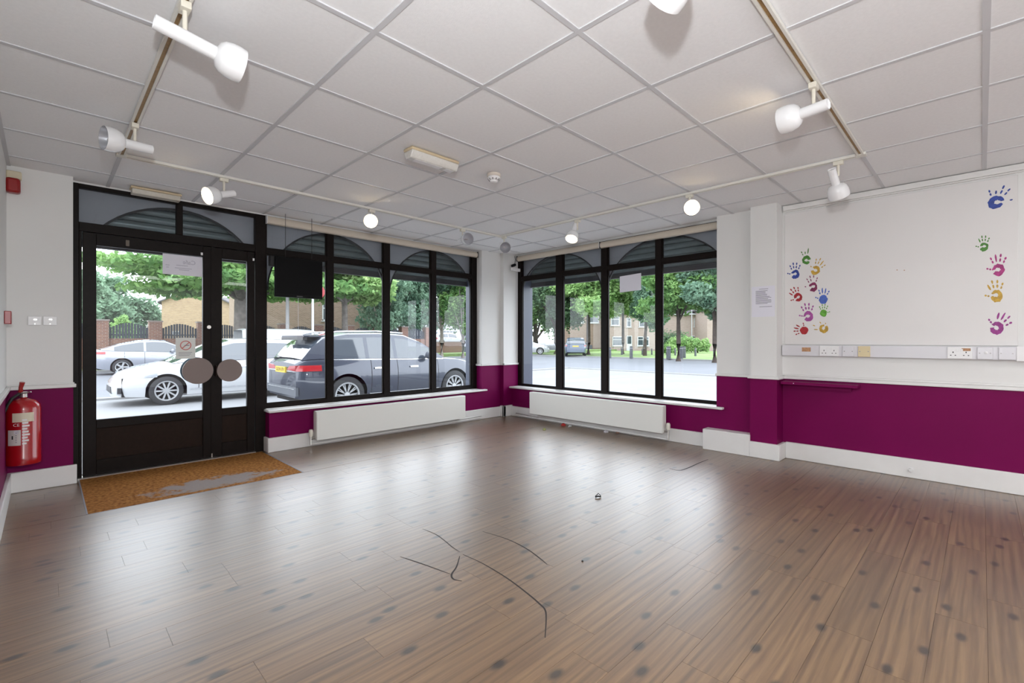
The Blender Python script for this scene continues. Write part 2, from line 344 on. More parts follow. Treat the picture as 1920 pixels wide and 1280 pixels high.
# ceiling: slab, tiles, grid bars
ceiling = bx('ceiling', WHITE, (XL - 0.1, OUT, YB, 5.45, CEIL + 0.02, CEIL + 0.12)); struct(ceiling, 'white suspended ceiling of square tiles in a grid')
GX = [0.973 + 0.6 * k for k in range(-2, 8)]; GY = [1.786 + 0.6 * k for k in range(-8, 7)]
tile_me = MB().box(-0.2885, 0.2885, -0.2885, 0.2885, 0, 0.02)
for i in range(len(GX) - 1):
    for j in range(len(GY) - 1):
        x0, x1, y0, y1 = max(GX[i], XL), min(GX[i+1], XH), max(GY[j], YB), min(GY[j+1], OUT - 0.12)
        if x1 - x0 < 0.05 or y1 - y0 < 0.05: continue
        bx('ceiling_tile', TILE, (x0 + 0.0115, x1 - 0.0115, y0 + 0.0115, y1 - 0.0115, CEIL + 0.004 + random.uniform(0, 0.002), CEIL + 0.02), ceiling)
for gx in GX:
    if XL < gx < XH: bx('grid_bar', TBAR, (gx - 0.012, gx + 0.012, YB, OUT - 0.1, CEIL, CEIL + 0.012), ceiling)
for gy in GY:
    if YB < gy < OUT:
        bx('grid_bar', TBAR, (XL, XH, gy - 0.0119, gy + 0.0119, CEIL + 0.0002, CEIL + 0.0118), ceiling)
bx('edge_angle', TBAR, (XL, XL + 0.022, YB, YW, CEIL, CEIL + 0.01), ceiling)

# walls
wl_ = bx('wall_left', WHITE, (XL - 0.15, XL, YB, OUT, 0, CEIL + 0.02)); struct(wl_, 'white left wall with purple lower half')
bx('painted_dado', PURPLE, (XL, XL + 0.003, YB, YW, 0, Z_D0), wl_)
wb = bx('wall_back', WHITE, (XL - 0.15, OUT, YB - 0.15, YB, 0, CEIL + 0.02)); struct(wb, 'white wall behind the camera')
bx('painted_dado', PURPLE, (XL, XH, YB, YB + 0.003, 0, Z_D0), wb)
m = MB().box(XL - 0.15, x_le, YW, OUT, 0, CEIL + 0.02).box(x_w0, x_w1, YW, OUT, 0, 0.40).box(x_w1, XC + 0.3, YW, OUT, 0, CEIL + 0.02).box(x_le, x_w1, YF + 0.005, OUT, 2.402, CEIL + 0.02)
wf = m.build('wall_front', WHITE); struct(wf, 'white front wall around the glazed doors and shop window, purple below')
P = 0.003
m = MB().box(XL, x_le + 0.001, YW - P, YW, 0, Z_D0).box(x_w0 - P, x_w1 - P, YW - P, YW, 0, 0.40).box(x_w0 - P, x_w0, YW, YF + 0.02, 0, 0.40)
m.box(x_w1 - P, XC, YW - P, YW, 0, Z_D0).box(x_w1 - P, x_w1, YW, YF, 0.42, Z_D0)
m.build('painted_dado', PURPLE, wf)
m = MB().box(XC, OUT, YC, OUT, 0, CEIL + 0.02).box(XW, OUT, y_r0, YC, 0, 0.415).box(XW, OUT, y_p1, y_r0, 0, CEIL + 0.02).box(XP, OUT, y_p0, y_p1, 0, CEIL + 0.02).box(XH, OUT, YB, y_p0, 0, CEIL + 0.02).box(XF + 0.005, OUT, y_r0, YC, 2.402, CEIL + 0.02)
wr = m.build('wall_right', WHITE); struct(wr, 'white right wall with window, pillar and purple lower half')
m = MB().box(XC - P, XC, YC - P, YW, 0, Z_D0).box(XC, XF, YC - P, YC, 0, Z_D0).box(XW - P, XW, y_r0, YC - P, 0, 0.415).box(XW - P, XW, y_p1, y_r0, 0, Z_D0).box(XW, XF, y_r0 , y_r0 + P, 0.42, Z_D0)
m.box(XP - P, XP, y_p0 - P, y_p1 + P, 0, Z_D0).box(XP, XW, y_p1, y_p1 + P, 0, Z_D0).box(XP, XH, y_p0 - P, y_p0, 0, Z_D0).box(XH - P, XH, YB, y_p0, 0, Z_D0)
m.build('painted_dado', PURPLE, wr)

# dado rails
def rail(m_, x0, x1, y0, y1): m_.box(x0, x1, y0, y1, Z_D0, Z_D1 - 0.012)
T = 0.022
m = MB(); rail(m, XL, x_le + 0.018, YW - T, YW); m.box(XL, x_le + 0.008, YW - 0.012, YW, Z_D1 - 0.012, Z_D1)
m.box(XL, XL + T, YB, YW, Z_D0, Z_D1 - 0.01)
tr1 = m.build('trim_1', TRIM, bevel=0.004); struct(tr1, 'white dado rail on the wall left of the doors')
m = MB(); rail(m, x_w1 - 0.012, XC, YW - T, YW); rail(m, x_w1 - T, x_w1, YW, YF); rail(m, XC - T, XC, YC - T, YW); rail(m, XC - T, XF, YC - T, YC)
tr2 = m.build('trim_2', TRIM, bevel=0.004); struct(tr2, 'white dado rail around the corner between the windows')
m = MB(); rail(m, XW - T, XW, y_p1, y_r0 + 0.01); rail(m, XP - T, XP, y_p0 - T, y_p1 + T); rail(m, XP, XH, y_p0 - T, y_p0); rail(m, XH - T, XH, YB, y_p0)
m.box(XH - 0.010, XH, YB, y_p0 - 0.012, Z_D1 - 0.012, Z_D1 + 0.006)
tr3 = m.build('trim_3', TRIM, bevel=0.004); struct(tr3, 'white dado rail on the pillar and the handprint wall')
m = MB().box(XH - 0.030, XH, YB, y_p0 - 0.012, CEIL - 0.048, CEIL - 0.002).box(XH - 0.018, XH, YB, y_p0 - 0.012, CEIL - 0.06, CEIL - 0.048)
tr4 = m.build('trim_4', TRIM, bevel=0.003); struct(tr4, 'white cornice strip above the handprint board')

# skirting boards
def wob(m_, x0, x1, y0, y1, h=Z_SK): m_.box(x0, x1, y0, y1, 0, h)
m = MB(); wob(m, XL, x_le + 0.022, YW - 0.03, YW); o = m.build('baseboard_front', TRIM, bevel=0.006); struct(o, 'white skirting board left of the doors')
m = MB(); wob(m, XL, XL + 0.025, YB, YW - 0.031); o = m.build('baseboard_left', TRIM, bevel=0.006); struct(o, 'white skirting board along the left wall')
m = MB(); wob(m, x_w0 - 0.022, XC, YW - 0.028, YW, 0.145); wob(m, x_w0 - 0.022, x_w0, YW, YF, 0.145)
m.box(XC - 0.03, XC + 0.02, YC - 0.03, YW - 0.02, 0, 0.16).box(XC - 0.03, XW, YC - 0.03, YC, 0, 0.16)
o = m.build('baseboard_front', TRIM, bevel=0.006); struct(o, 'white skirting board under the shop window by the doors')
m = MB(); wob(m, XW - 0.028, XW, 2.04, YC - 0.03, 0.145); o = m.build('baseboard_right', TRIM, bevel=0.006); struct(o, 'white skirting board under the right window')
m = MB().box(4.83, XW, y_p1, 2.045, 0, 0.21).box(4.83, XP, y_p0 - 0.03, y_p1 + 0.001, 0, Z_SK).box(XP, XH, y_p0 - 0.03, y_p0, 0, Z_SK)
o = m.build('baseboard_right', TRIM, bevel=0.005); struct(o, 'white boxed skirting stepping around the pillar foot')
m = MB(); wob(m, XH - 0.024, XH, YB, y_p0 - 0.03, 0.157); o = m.build('baseboard_right', TRIM, bevel=0.006); struct(o, 'white skirting board along the handprint wall')

# ---------------------------------------------------------------- front glazing: window_1
FD = 0.06
def vbar1(parent, x0, x1, z0, z1, m_=FRAME, y0=YF, y1=YF + FD, nm='frame_bar'): return bx(nm, m_, (x0, x1, y0, y1, z0, z1), parent, 0.003)
xs = {u: X1(u, YF) for u in (137, 148, 155, 181, 331, 343, 381, 399, 401, 417, 464, 478, 499, 613, 625, 720, 731, 809, 818, 885, 892)}
ZB0, ZB1, ZT0, ZT1, ZH0, ZH1 = 0.425, 0.472, 2.012, 2.066, 2.368, 2.402
win1 = empty('window_1', (xs[499], YF, 0.42)); struct(win1, 'brown framed shop window beside the doors with two arched heads')
vbar1(win1, xs[478] + 0.004, xs[499], 0, ZH1)
for a, b in ((613, 625), (720, 731), (809, 818), (885, 892)): vbar1(win1, xs[a], xs[b] if b != 892 else x_w1 + 0.02, ZB0, ZH1)
for z0, z1 in ((ZB0, ZB1), (ZT0, ZT1), (ZH0, ZH1)): vbar1(win1, xs[499], xs[892], z0, z1, y0=YF + 0.002, y1=YF + FD - 0.002)
pan = [(499, 613), (625, 720), (731, 809), (818, 885)]
for a, b in pan:
    bx('pane', GLASS, (xs[a], xs[b], YF + 0.028, YF + 0.034, ZB1, ZT0), win1); bx('top_light_pane', GLASS, (xs[a], xs[b], YF + 0.028, YF + 0.034, ZT1, ZH0), win1)
    mm = MB()
    for zz0, zz1 in ((ZB1, ZT0), (ZT1, ZH0)):
        w = 0.012
        mm.box(xs[a], xs[a] + w, YF + 0.014, YF + 0.027, zz0, zz1).box(xs[b] - w, xs[b], YF + 0.014, YF + 0.027, zz0, zz1).box(xs[a] + w, xs[b] - w, YF + 0.014, YF + 0.027, zz0, zz0 + w).box(xs[a] + w, xs[b] - w, YF + 0.014, YF + 0.027, zz1 - w, zz1)
    mm.build('glazing_bead', FRAME, win1)

def arch_board(parent, c0, c1, fixed, axis, z_cut, zs=1.65, ztop=2.46):
    # grey board outside the glass with a round-headed opening between c0 and c1, edged by a dark strip
    n = 28; cc = (c0 + c1) / 2; hw = abs(c1 - c0) / 2; rise = 0.69
    pts = []
    for k in range(n + 1):
        t = math.pi * k / n; pts.append((cc - hw * math.cos(t), zs + rise * math.sin(t)))
    mbd = MB(); edge = MB(); th = 0.018
    def P3(c, z, d): return (c, fixed + d, z) if axis == 'x' else (fixed + d, c, z)
    for k in range(n):
        (a0, z0), (a1, z1) = pts[k], pts[k+1]
        z0c, z1c = max(z0, z_cut), max(z1, z_cut)
        vs = [P3(a0, z0c, 0), P3(a1, z1c, 0), P3(a1, ztop, 0), P3(a0, ztop, 0), P3(a0, z0c, th), P3(a1, z1c, th), P3(a1, ztop, th), P3(a0, ztop, th)]
        mbd.add(vs, [(0,1,2,3),(7,6,5,4),(0,4,5,1),(3,2,6,7)])
        if z0 >= z_cut - 0.03 and z1 >= z_cut - 0.03:
            nx = lambda a, z: Vector((a - cc, (z - zs) * hw / rise * hw / rise)).normalized() * 0.016
            o0, o1 = nx(a0, z0 + 1e-4), nx(a1, z1 + 1e-4)
            vs = [P3(a0, z0, -0.004), P3(a1, z1, -0.004), P3(a1 - o1.x, z1 - o1.y, -0.004), P3(a0 - o0.x, z0 - o0.y, -0.004)]
            vs += [P3(a0, z0, th + 0.004), P3(a1, z1, th + 0.004), P3(a1 - o1.x, z1 - o1.y, th + 0.004), P3(a0 - o0.x, z0 - o0.y, th + 0.004)]
            edge.add(vs, [(0,1,2,3),(7,6,5,4),(0,4,5,1),(3,2,6,7)])
    mbd.build('arch_board', SPAND, parent); edge.build('arch_edging', BLACKM, parent)
YA = YF + FD + 0.02
arch_board(win1, X1(500, YA), X1(724, YA), YA, 'x', 1.66)
arch_board(win1, X1(728, YA), X1(889, YA), YA, 'x', 1.66)
sill = bx('window_sill', TRIM, (x_w0 - 0.02, X1(914, YW - 0.05), YW - 0.055, YF + 0.004, 0.398, 0.424), win1, 0.008)

# ---------------------------------------------------------------- doors
win3 = empty('window_3', (xs[148], YF, 2.02)); struct(win3, 'brown framed arched fanlight above the entrance doors')
vbar1(win3, x_le + 0.001, xs[148], 0, ZH1)
vbar1(win3, xs[148], xs[478] + 0.004, ZH0, ZH1, y0=YF + 0.002, y1=YF + FD - 0.002); vbar1(win3, xs[148], xs[478] + 0.004, 2.016, 2.09, y0=YF + 0.001, y1=YF + FD - 0.002)
vbar1(win3, xs[331], xs[343], 2.09, ZH0)
for a, b in ((148, 331), (343, 478)): bx('top_light_pane', GLASS, (xs[a], xs[b], YF + 0.028, YF + 0.034, 2.09, ZH0), win3)
arch_board(win3, X1(140, YA), X1(492, YA), YA, 'x', 2.04)
yd0, yd1 = YF + 0.012, YF + 0.052
vbar1(win3, xs[148], xs[155] - 0.004, 0, 2.016, y0=YF + 0.004)

def door_leaf(name, label, xl, gl, gr, xr, z_gl):
    d = empty(name, (xl, YF, 0)); struct(d, label)
    bx('stile', FRAME, (xl, gl, yd0, yd1, 0.012, 2.012), d, 0.003); bx('stile', FRAME, (gr, xr, yd0, yd1, 0.012, 2.012), d, 0.003)
    bx('rail', FRAME, (gl, gr, yd0 + 0.001, yd1 - 0.001, 1.915, 2.012), d, 0.003); bx('rail', FRAME, (gl, gr, yd0 + 0.001, yd1 - 0.001, 0.395, 0.468), d, 0.003); bx('rail', FRAME, (gl, gr, yd0 + 0.001, yd1 - 0.001, 0.012, 0.135), d, 0.003)
    bx('kick_panel', FRAME2, (gl, gr, yd0 + 0.014, yd1 - 0.012, 0.135, 0.395), d)
    bx('pane', GLASS, (gl, gr, yd0 + 0.018, yd0 + 0.024, 0.468, 1.915), d)
    return d
door1 = door_leaf('door_1', 'wide brown glazed entrance door leaf with round push plate', xs[155], xs[181], xs[381], xs[399], 0)
door2 = door_leaf('door_2', 'narrow brown glazed entrance door leaf beside the shop window', xs[401], xs[417], xs[464], xs[478], 0)
bx('door_lip', FRAME, (xs[399] - 0.012, xs[401] + 0.004, yd0 - 0.006, yd0 - 0.0005, 0.012, 2.012), door1)
def disc(parent, u, v, rad, yy, m_, name='push_plate', th=0.012):
    p = ony(u, v, yy); MB().lathe([(0.001, 0), (rad, 0), (rad, th), (0.001, th)], (p.x, p.y, p.z), (0, 1, 0), 32).build(name, m_, parent); return p
pp = disc(door1, 371.5, 695, 0.122, yd0 - 0.062, BRONZE); bx('plate_bracket', FRAME, (pp.x + 0.03, xs[399] - 0.02, yd0 - 0.05, yd0 - 0.0005, pp.z - 0.05, pp.z + 0.05), door1)
disc(door1, 367, 693.5, 0.122, yd1 + 0.03, mat('blue_grey_plate', (0.10, 0.14, 0.17), 0.4, metal=0.4)); bx('plate_bracket', FRAME, (xs[381] + 0.01, xs[399] - 0.02, yd1 + 0.0005, yd1 + 0.03, pp.z - 0.05, pp.z + 0.05), door1)
pp2 = disc(door2, 431, 694, 0.108, yd0 - 0.062, BRONZE); bx('plate_bracket', FRAME2, (xs[401] + 0.008, pp2.x - 0.02, yd0 - 0.05, yd0 - 0.0005, pp2.z - 0.05, pp2.z + 0.05), door2)
pl = ony(391.5, 613, yd0 - 0.002); MB().lathe([(0.001, 0), (0.017, 0), (0.02, 0.01), (0.02, 0.012)], (pl.x, yd0 - 0.0135, pl.z), (0, 1, 0), 16).build('lock_cylinder', STEEL, door1)
bx('bolt', STEEL, (xs[399] - 0.012, xs[399] - 0.002, yd0 - 0.014, yd0 - 0.007, 0.015, 0.05), door1)
for u, d_ in ((378, door1), (475, door2)):
    x = X1(u, yd0); bx('catch', PLASTW, (x - 0.008, x + 0.008, yd0 - 0.01, yd0 - 0.0005, 1.925, 1.95), d_)
bx('catch', mat('dark_brass', (0.10, 0.075, 0.05), 0.4), (X1(239, yd0) - 0.012, X1(239, yd0) + 0.012, yd0 - 0.01, yd0 - 0.0005, 1.935, 1.985), door1)
th = bx('trim_5', STEEL, (x_le + 0.03, xs[478], YF - 0.035, YF + 0.06, 0.0, 0.011)); struct(th, 'thin metal threshold strip under the entrance doors')

# notices on the door glass
n1 = empty('paper_notice', ony(342, 497, yd0 + 0.016)); tag(n1, 'landscape white paper notice taped to top of the wide door glass', 'notice')
pa, pb = ony(305, 472, yd0 + 0.012), ony(379.5, 521, yd0 + 0.012)
bx('sheet', PAPER, (pa.x, pb.x, yd0 + 0.0125, yd0 + 0.0155, pb.z + 0.01, pa.z - 0.012), n1)
ty = yd0 + 0.0118
text_obj('lettering', 'Cafe', 0.055, (pa.x + 0.20, ty, pa.z - 0.075), (-1, 0, 0), (0, 0, 1), INKL, n1)
mm = MB()
for zz, x0, x1 in ((0.11, 0.10, 0.19), (0.135, 0.09, 0.22), (0.15, 0.12, 0.2), (0.115, 0.02, 0.05), (0.135, 0.025, 0.045)): mm.box(pa.x + x0, pa.x + x1, ty, ty + 0.0006, pa.z - zz, pa.z - zz + 0.005)
mm.build('text_lines', INKL, n1)['kind'] = 'stuff'
n2 = empty('no_smoking_sticker', ony(348, 652, yd0 + 0.012)); tag(n2, 'square cream no smoking sticker on the wide door glass', 'sticker')
pa, pb = ony(329.5, 633, yd0 + 0.012), ony(366.5, 672, yd0 + 0.012); cx = (pa.x + pb.x) / 2; cz = pa.z - 0.07
bx('sheet', mat('sticker_cream', (0.72, 0.73, 0.69), 0.6), (pa.x, pb.x, yd0 + 0.0125, yd0 + 0.0155, pb.z, pa.z), n2)
mm = MB(); NS = 24
for k in range(NS):
    a0, a1 = 2*math.pi*k/NS, 2*math.pi*(k+1)/NS
    mm.add([(cx + r_*math.cos(a), ty, cz + r_*math.sin(a)) for r_, a in ((0.036, a0), (0.036, a1), (0.044, a1), (0.044, a0))], [(0,1,2,3)])
mm.add([(cx - 0.03, ty, cz - 0.024), (cx - 0.024, ty, cz - 0.03), (cx + 0.03, ty, cz + 0.024), (cx + 0.024, ty, cz + 0.03)], [(0,1,2,3)])
mm.build('red_ring', mat('sticker_red', (0.55, 0.16, 0.14), 0.6), n2)
mm = MB().box(cx - 0.01, cx + 0.028, ty - 0.0004, ty, cz - 0.004, cz + 0.003)
for k in range(3): mm.box(cx - 0.055, cx + 0.05 - 0.01 * k, ty, ty + 0.0006, cz - 0.068 - 0.014 * k, cz - 0.064 - 0.014 * k)
mm.build('text_lines', INK, n2)['kind'] = 'stuff'

# door mat
mat_o = empty('door_mat', (0.88, 4.6, 0)); tag(mat_o, 'worn orange brown coir mat sunk in the floor at the doors', 'doormat')
bx('coir_pad', COIR, (mx0 + 0.008, mx1 - 0.012, my0 + 0.004, my1 + 0.04, -0.0039, 0.0015), mat_o)
m = MB().box(mx0, mx0 + 0.008, my0, my1 + 0.04, -0.0039, 0.002).box(mx1 - 0.012, mx1, my0, my1 - 0.06, -0.0039, 0.003).box(mx0 + 0.008, mx1 - 0.012, my0, my0 + 0.004, -0.0039, 0.001)
m.build('edge_strip', mat('mat_edge_grey', (0.22, 0.22, 0.25), 0.5), mat_o)

# ---------------------------------------------------------------- right glazing: window_2
win2 = empty('window_2', (XF, 3.4, 0.42)); struct(win2, 'brown framed right hand shop window with two arched heads and sill')
ys = {u: Y2(u, XF) for u in (968, 977, 1042, 1054, 1127, 1138, 1229, 1240, 1343)}
Y_END = 1.90
def vbar2(y0, y1, z0, z1, x0=XF, x1=XF + FD): return bx('frame_bar', FRAME, (x0, x1, y0, y1, z0, z1), win2, 0.003)
Z2 = 0.012
vbar2(ys[977], YC, ZB0 - 0.01, ZH1)
for a, b in ((1042, 1054), (1127, 1138), (1229, 1240)): vbar2(ys[b], ys[a], ZB0 - 0.01, ZH1)
vbar2(Y_END - 0.06, Y_END, ZB0 - 0.01, ZH1)
for z0, z1 in ((ZB0 - 0.012, ZB1 - 0.012), (ZT0 + Z2, ZT1 + Z2), (ZH0, ZH1)): vbar2(Y_END - 0.02, YC, z0, z1, XF + 0.002, XF + FD - 0.002)
for a, b in ((ys[977], ys[1042]), (ys[1054], ys[1127]), (ys[1138], ys[1229]), (ys[1240], Y_END)):
    bx('pane', GLASS, (XF + 0.028, XF + 0.034, b, a, ZB1 - 0.012, ZT0 + Z2), win2); bx('top_light_pane', GLASS, (XF + 0.028, XF + 0.034, b, a, ZT1 + Z2, ZH0), win2)
    mm = MB()
    for zz0, zz1 in ((ZB1 - 0.012, ZT0 + Z2), (ZT1 + Z2, ZH0)):
        w = 0.012; q0, q1 = XF + 0.014, XF + 0.027
        mm.box(q0, q1, b, b + w, zz0, zz1).box(q0, q1, a - w, a, zz0, zz1).box(q0, q1, b + w, a - w, zz0, zz0 + w).box(q0, q1, b + w, a - w, zz1 - w, zz1)
    mm.build('glazing_bead', FRAME, win2)
XA = XF + FD + 0.02
arch_board(win2, Y2(1131.5, XA), Y2(973, XA), XA, 'y', 1.69, zs=1.67)
arch_board(win2, Y_END - 0.04, Y2(1134.5, XA), XA, 'y', 1.69, zs=1.67)
bx('window_sill', TRIM, (XW - 0.055, XF + 0.004, y_r0 - 0.075, YC - 0.003, 0.412, 0.437), win2, 0.008)

# roller shutters outside, slats and bottom rail, guide rails
def shutter(nm, axis, fixed, c0, c1, zb, label):
    e_ = empty(nm, ((c0 + c1) / 2, fixed, zb) if axis == 'x' else (fixed, (c0 + c1) / 2, zb)); tag(e_, label, 'shutter')
    def B(name, m_, a0, a1, d0, d1, z0, z1):
        return bx(name, m_, (a0, a1, fixed + d0, fixed + d1, z0, z1) if axis == 'x' else (fixed + d0, fixed + d1, a0, a1, z0, z1), e_, 0.004)
    B('bottom_rail', SHUTD, c0, c1, -0.01, 0.03, zb, zb + 0.07)
    z = zb + 0.072
    while z < 2.52:
        pf = [(0.014, 0), (0.0, 0.004), (-0.012, 0.024), (-0.014, 0.042), (-0.004, 0.066), (0.014, 0.0735)]
        if axis == 'x': MB().prism(pf, (c0, fixed, z), (0, 1, 0), (0, 0, 1), (c1 - c0, 0, 0)).build('slat', SHUT, e_)
        else: MB().prism(pf, (fixed, c0, z), (1, 0, 0), (0, 0, 1), (0, c1 - c0, 0)).build('slat', SHUT, e_)
        z += 0.072
    B('guide_rail', RAILB, c0 - 0.07, c0 + 0.01, -0.05, 0.05, -0.3, 2.55) if axis == 'x' and c0 > 0.5 else None
    return e_
sh1 = shutter('roller_shutter', 'x', 5.56, 0.05, 4.86, 1.945, 'rolled up grey slatted shutter above the doors and front window')
bx('guide_rail', RAILB, (X1(878, 5.52), X1(889, 5.52), 5.46, 5.58, -0.3, 2.5), sh1)
sh2 = shutter('roller_shutter', 'y', 5.52, 1.4, 5.25, 1.965, 'rolled up grey slatted shutter above the right hand window')
bx('guide_rail', RAILB, (5.42, 5.54, Y2(992, 5.46), Y2(980, 5.46), -0.3, 2.5), sh2)
bx('guide_channel', RAILB, (XF + FD + 0.045, OUT + 0.004, YC - 0.012, YC - 0.001, -0.3, 2.5), sh2)
bx('guide_channel', RAILB, (x_w1 - 0.004, x_w1 - 0.001, YF + FD + 0.045, OUT + 0.004, 0.43, 2.5), sh1)
# shop fascia/soffit above both shutters
soff = MB().box(-1.5, 6.1, 5.36, 6.1, 2.52, 3.2).box(5.36, 6.1, -2.8, 5.36, 2.52, 3.2).box(-1.5, 5.36, -2.8, 5.36, 2.56, 3.2).build('shop_fascia', mat('fascia_paint', (0.30, 0.30, 0.31), 0.7)); struct(soff, 'shop fascia above the windows outside')

# ---------------------------------------------------------------- blinds
def blind(name, axis, fixed, c0, c1, label, z0=2.315, z1=2.392):
    e_ = empty(name, (c0, fixed, z0) if axis == 'x' else (fixed, c0, z0)); tag(e_, label, 'blind', 'rolled up blinds above the windows')
    prof = [(0.0, 0), (0.006, -0.032), (0.03, -0.042), (0.055, -0.04), (0.077, -0.02), (0.077, 0.0)]
    mbd = MB()
    if axis == 'x': mbd.prism([(b, a) for a, b in prof], (c0, fixed, z0), (0, 1, 0), (0, 0, 1), (c1 - c0, 0, 0))
    else: mbd.prism([(b, a) for a, b in prof], (fixed, c0, z0), (1, 0, 0), (0, 0, 1), (0, c1 - c0, 0))
    mbd.build('cassette', BLIND, e_)
    for c in (c0, c1):
        s = 0.006 if c == c1 else -0.006
        a, b = min(c, c + s), max(c, c + s)
        bx('end_cap', PLASTW if c == c0 else BLACKM, (a, b, fixed - 0.045, fixed + 0.002, z0 - 0.002, z1 + 0.002) if axis == 'x' else (fixed - 0.045, fixed + 0.002, a, b, z0 - 0.002, z1 + 0.002), e_)
    return e_
yb_ = YF - 0.012
b1 = blind('roller_blind', 'x', yb_, X1(501, yb_ - 0.03), X1(895, yb_ - 0.03), 'long cream rolled up blind above the front shop window')
xb_ = XF - 0.012
b2 = blind('roller_blind', 'y', xb_, Y2(1123.5, xb_ - 0.03), Y2(970, xb_ - 0.03), 'cream rolled up blind in the corner half of the right window')
b3 = blind('roller_blind', 'y', xb_, y_r0 - 0.005, Y2(1125.5, xb_ - 0.03), 'cream rolled up blind in the pillar half of the right window', 2.31, 2.387)
for u, par in ((899, b1),):
    x = X1(u, YF - 0.03); MB().tube([(x, YF - 0.05, 2.33), (x, YF - 0.05, 0.95)], 0.0022, 6).tube([(x - 0.018, YF - 0.05, 2.33), (x - 0.018, YF - 0.05, 0.95)], 0.0022, 6).build('pull_cord', PLASTW, par)
yy = YC - 0.02
MB().tube([(onx(966, 640, XF-0.05).x, yy, 2.33), (XF - 0.06, yy, 1.0), (XF - 0.075, yy, 0.93)], 0.0022, 6).tube([(XF - 0.03, yy, 2.33), (XF - 0.03, yy, 0.95)], 0.0022, 6).build('pull_cord', PLASTG, b2)

# ---------------------------------------------------------------- hanging monitor
yt = 4.98
pa, pb = ony(516, 479, yt), ony(605, 560, yt)
tv = empty('hanging_monitor', ((pa.x + pb.x) / 2, yt, pb.z)); tag(tv, 'black flat monitor hanging on two wires in front of the shop window', 'monitor')
x0, x1, z0, z1 = pa.x, pb.x, pb.z - 0.005, pa.z
bx('casing', BLACK, (x0, x1, yt, yt + 0.035, z0, z1), tv, 0.006)
bx('screen', mat('screen_off', (0.003, 0.003, 0.0035), 0.35, spec=0.1), (x0 + 0.012, x1 - 0.012, yt - 0.001, yt, z0 + 0.03, z1 - 0.012), tv)
bx('maker_mark', mat('mark_grey', (0.05, 0.05, 0.055), 0.4), ((x0 + x1) / 2 - 0.03, (x0 + x1) / 2 + 0.03, yt - 0.0012, yt, z0 + 0.008, z0 + 0.02), tv)
bx('wall_bracket', BLACKM, (x0 - 0.035, x0 + 0.12, yt + 0.036, yt + 0.10, z1 - 0.10, z1 + 0.005), tv, 0.01)
for u in (536.5, 586):
    x = X1(u, yt); MB().tube([(x, yt + 0.02, z1 - 0.02), (x, yt + 0.02, CEIL)], 0.0025, 6).build('hanging_wire', BLACKM, tv)
MB().tube([((x0 + x1) / 2, yt + 0.04, z0), ((x0 + x1) / 2, yt + 0.04, z0 - 0.35)], 0.002, 6).build('cable', PLASTG, tv)

# ---------------------------------------------------------------- radiators
def radiator(axis, fixed, c0, c1, z0, z1, label, valve_c, wallc):
    loc = ((c0 + c1) / 2, fixed, z0) if axis == 'x' else (fixed, (c0 + c1) / 2, z0)
    e_ = empty('radiator', loc); tag(e_, label, 'radiator', 'panel radiators under the windows')
    def Bx(name, m_, a0, a1, d0, d1, zz0, zz1, bev=0.004):
        return bx(name, m_, (a0, a1, fixed + d0, fixed + d1, zz0, zz1) if axis == 'x' else (fixed + d0, fixed + d1, a0, a1, zz0, zz1), e_, bev)
    Bx('front_panel', CREAM, c0, c1, 0, 0.016, z0, z1, 0.006)
    Bx('back_panel', CREAM, c0 + 0.005, c1 - 0.005, 0.072, 0.086, z0, z1)
    Bx('top_grille', CREAM, c0, c1, 0.004, 0.086, z1 - 0.006, z1 + 0.003)
    for c, s in ((c0, 1), (c1, -1)): Bx('side_panel', CREAM, c, c + s * 0.006, 0.017, 0.086, z0 + 0.01, z1 - 0.007)
    m_ = MB()
    k = c0 + 0.03
    while k < c1 - 0.03:
        if axis == 'x': m_.box(k, k + 0.02, fixed + 0.018, fixed + 0.07, z0 + 0.02, z1 - 0.01)
        else: m_.box(fixed + 0.018, fixed + 0.07, k, k + 0.02, z0 + 0.02, z1 - 0.01)
        k += 0.05
    o = m_.build('convector_fins', CREAM, e_); o['kind'] = 'stuff'
    # feed pipe, valve
    def P_(c, d, z): return (c, fixed + d, z) if axis == 'x' else (fixed + d, c, z)
    sgn = -1 if valve_c < (c0 + c1) / 2 else 1
    end = c0 if sgn < 0 else c1
    MB().tube([P_(end, 0.045, z0 + 0.025), P_(valve_c, 0.045, z0 + 0.025)], 0.011, 8).tube([P_(valve_c, 0.045, 0.03), P_(valve_c, 0.045, z0 + 0.05)], 0.009, 8).build('valve_pipe', STEEL, e_)
    MB().lathe([(0.001, 0), (0.018, 0), (0.022, 0.02), (0.022, 0.06), (0.016, 0.075), (0.001, 0.077)], P_(valve_c, 0.045, z0 + 0.045), (0, 0, 1), 16).build('thermostat_valve', mat('valve_cream', (0.74, 0.71, 0.62), 0.4), e_)
    far = (c1 + 0.36 if sgn < 0 else c0 - 0.36)
    MB().tube([P_(valve_c, 0.052, 0.032), P_(far, 0.072, 0.032)], 0.008, 8).build('feed_pipe', DARKPIPE, e_)
    MB().tube([P_(end - sgn * 1.9, 0.08, 0.052), P_(far, 0.095, 0.052)], 0.006, 8).build('return_pipe', STEEL, e_)
    return e_
yr = 4.925
rad1 = radiator('x', yr, X1(594, yr), X1(873, yr), 0.07, 0.375, 'long white radiator under the front shop window', X1(583, yr + 0.045), YW)
xr_ = 4.815
rad2 = radiator('y', xr_, Y2(1242, xr_), Y2(992.5, xr_), 0.095, 0.397, 'long white radiator under the right hand window', Y2(1253, xr_ + 0.045), XW)

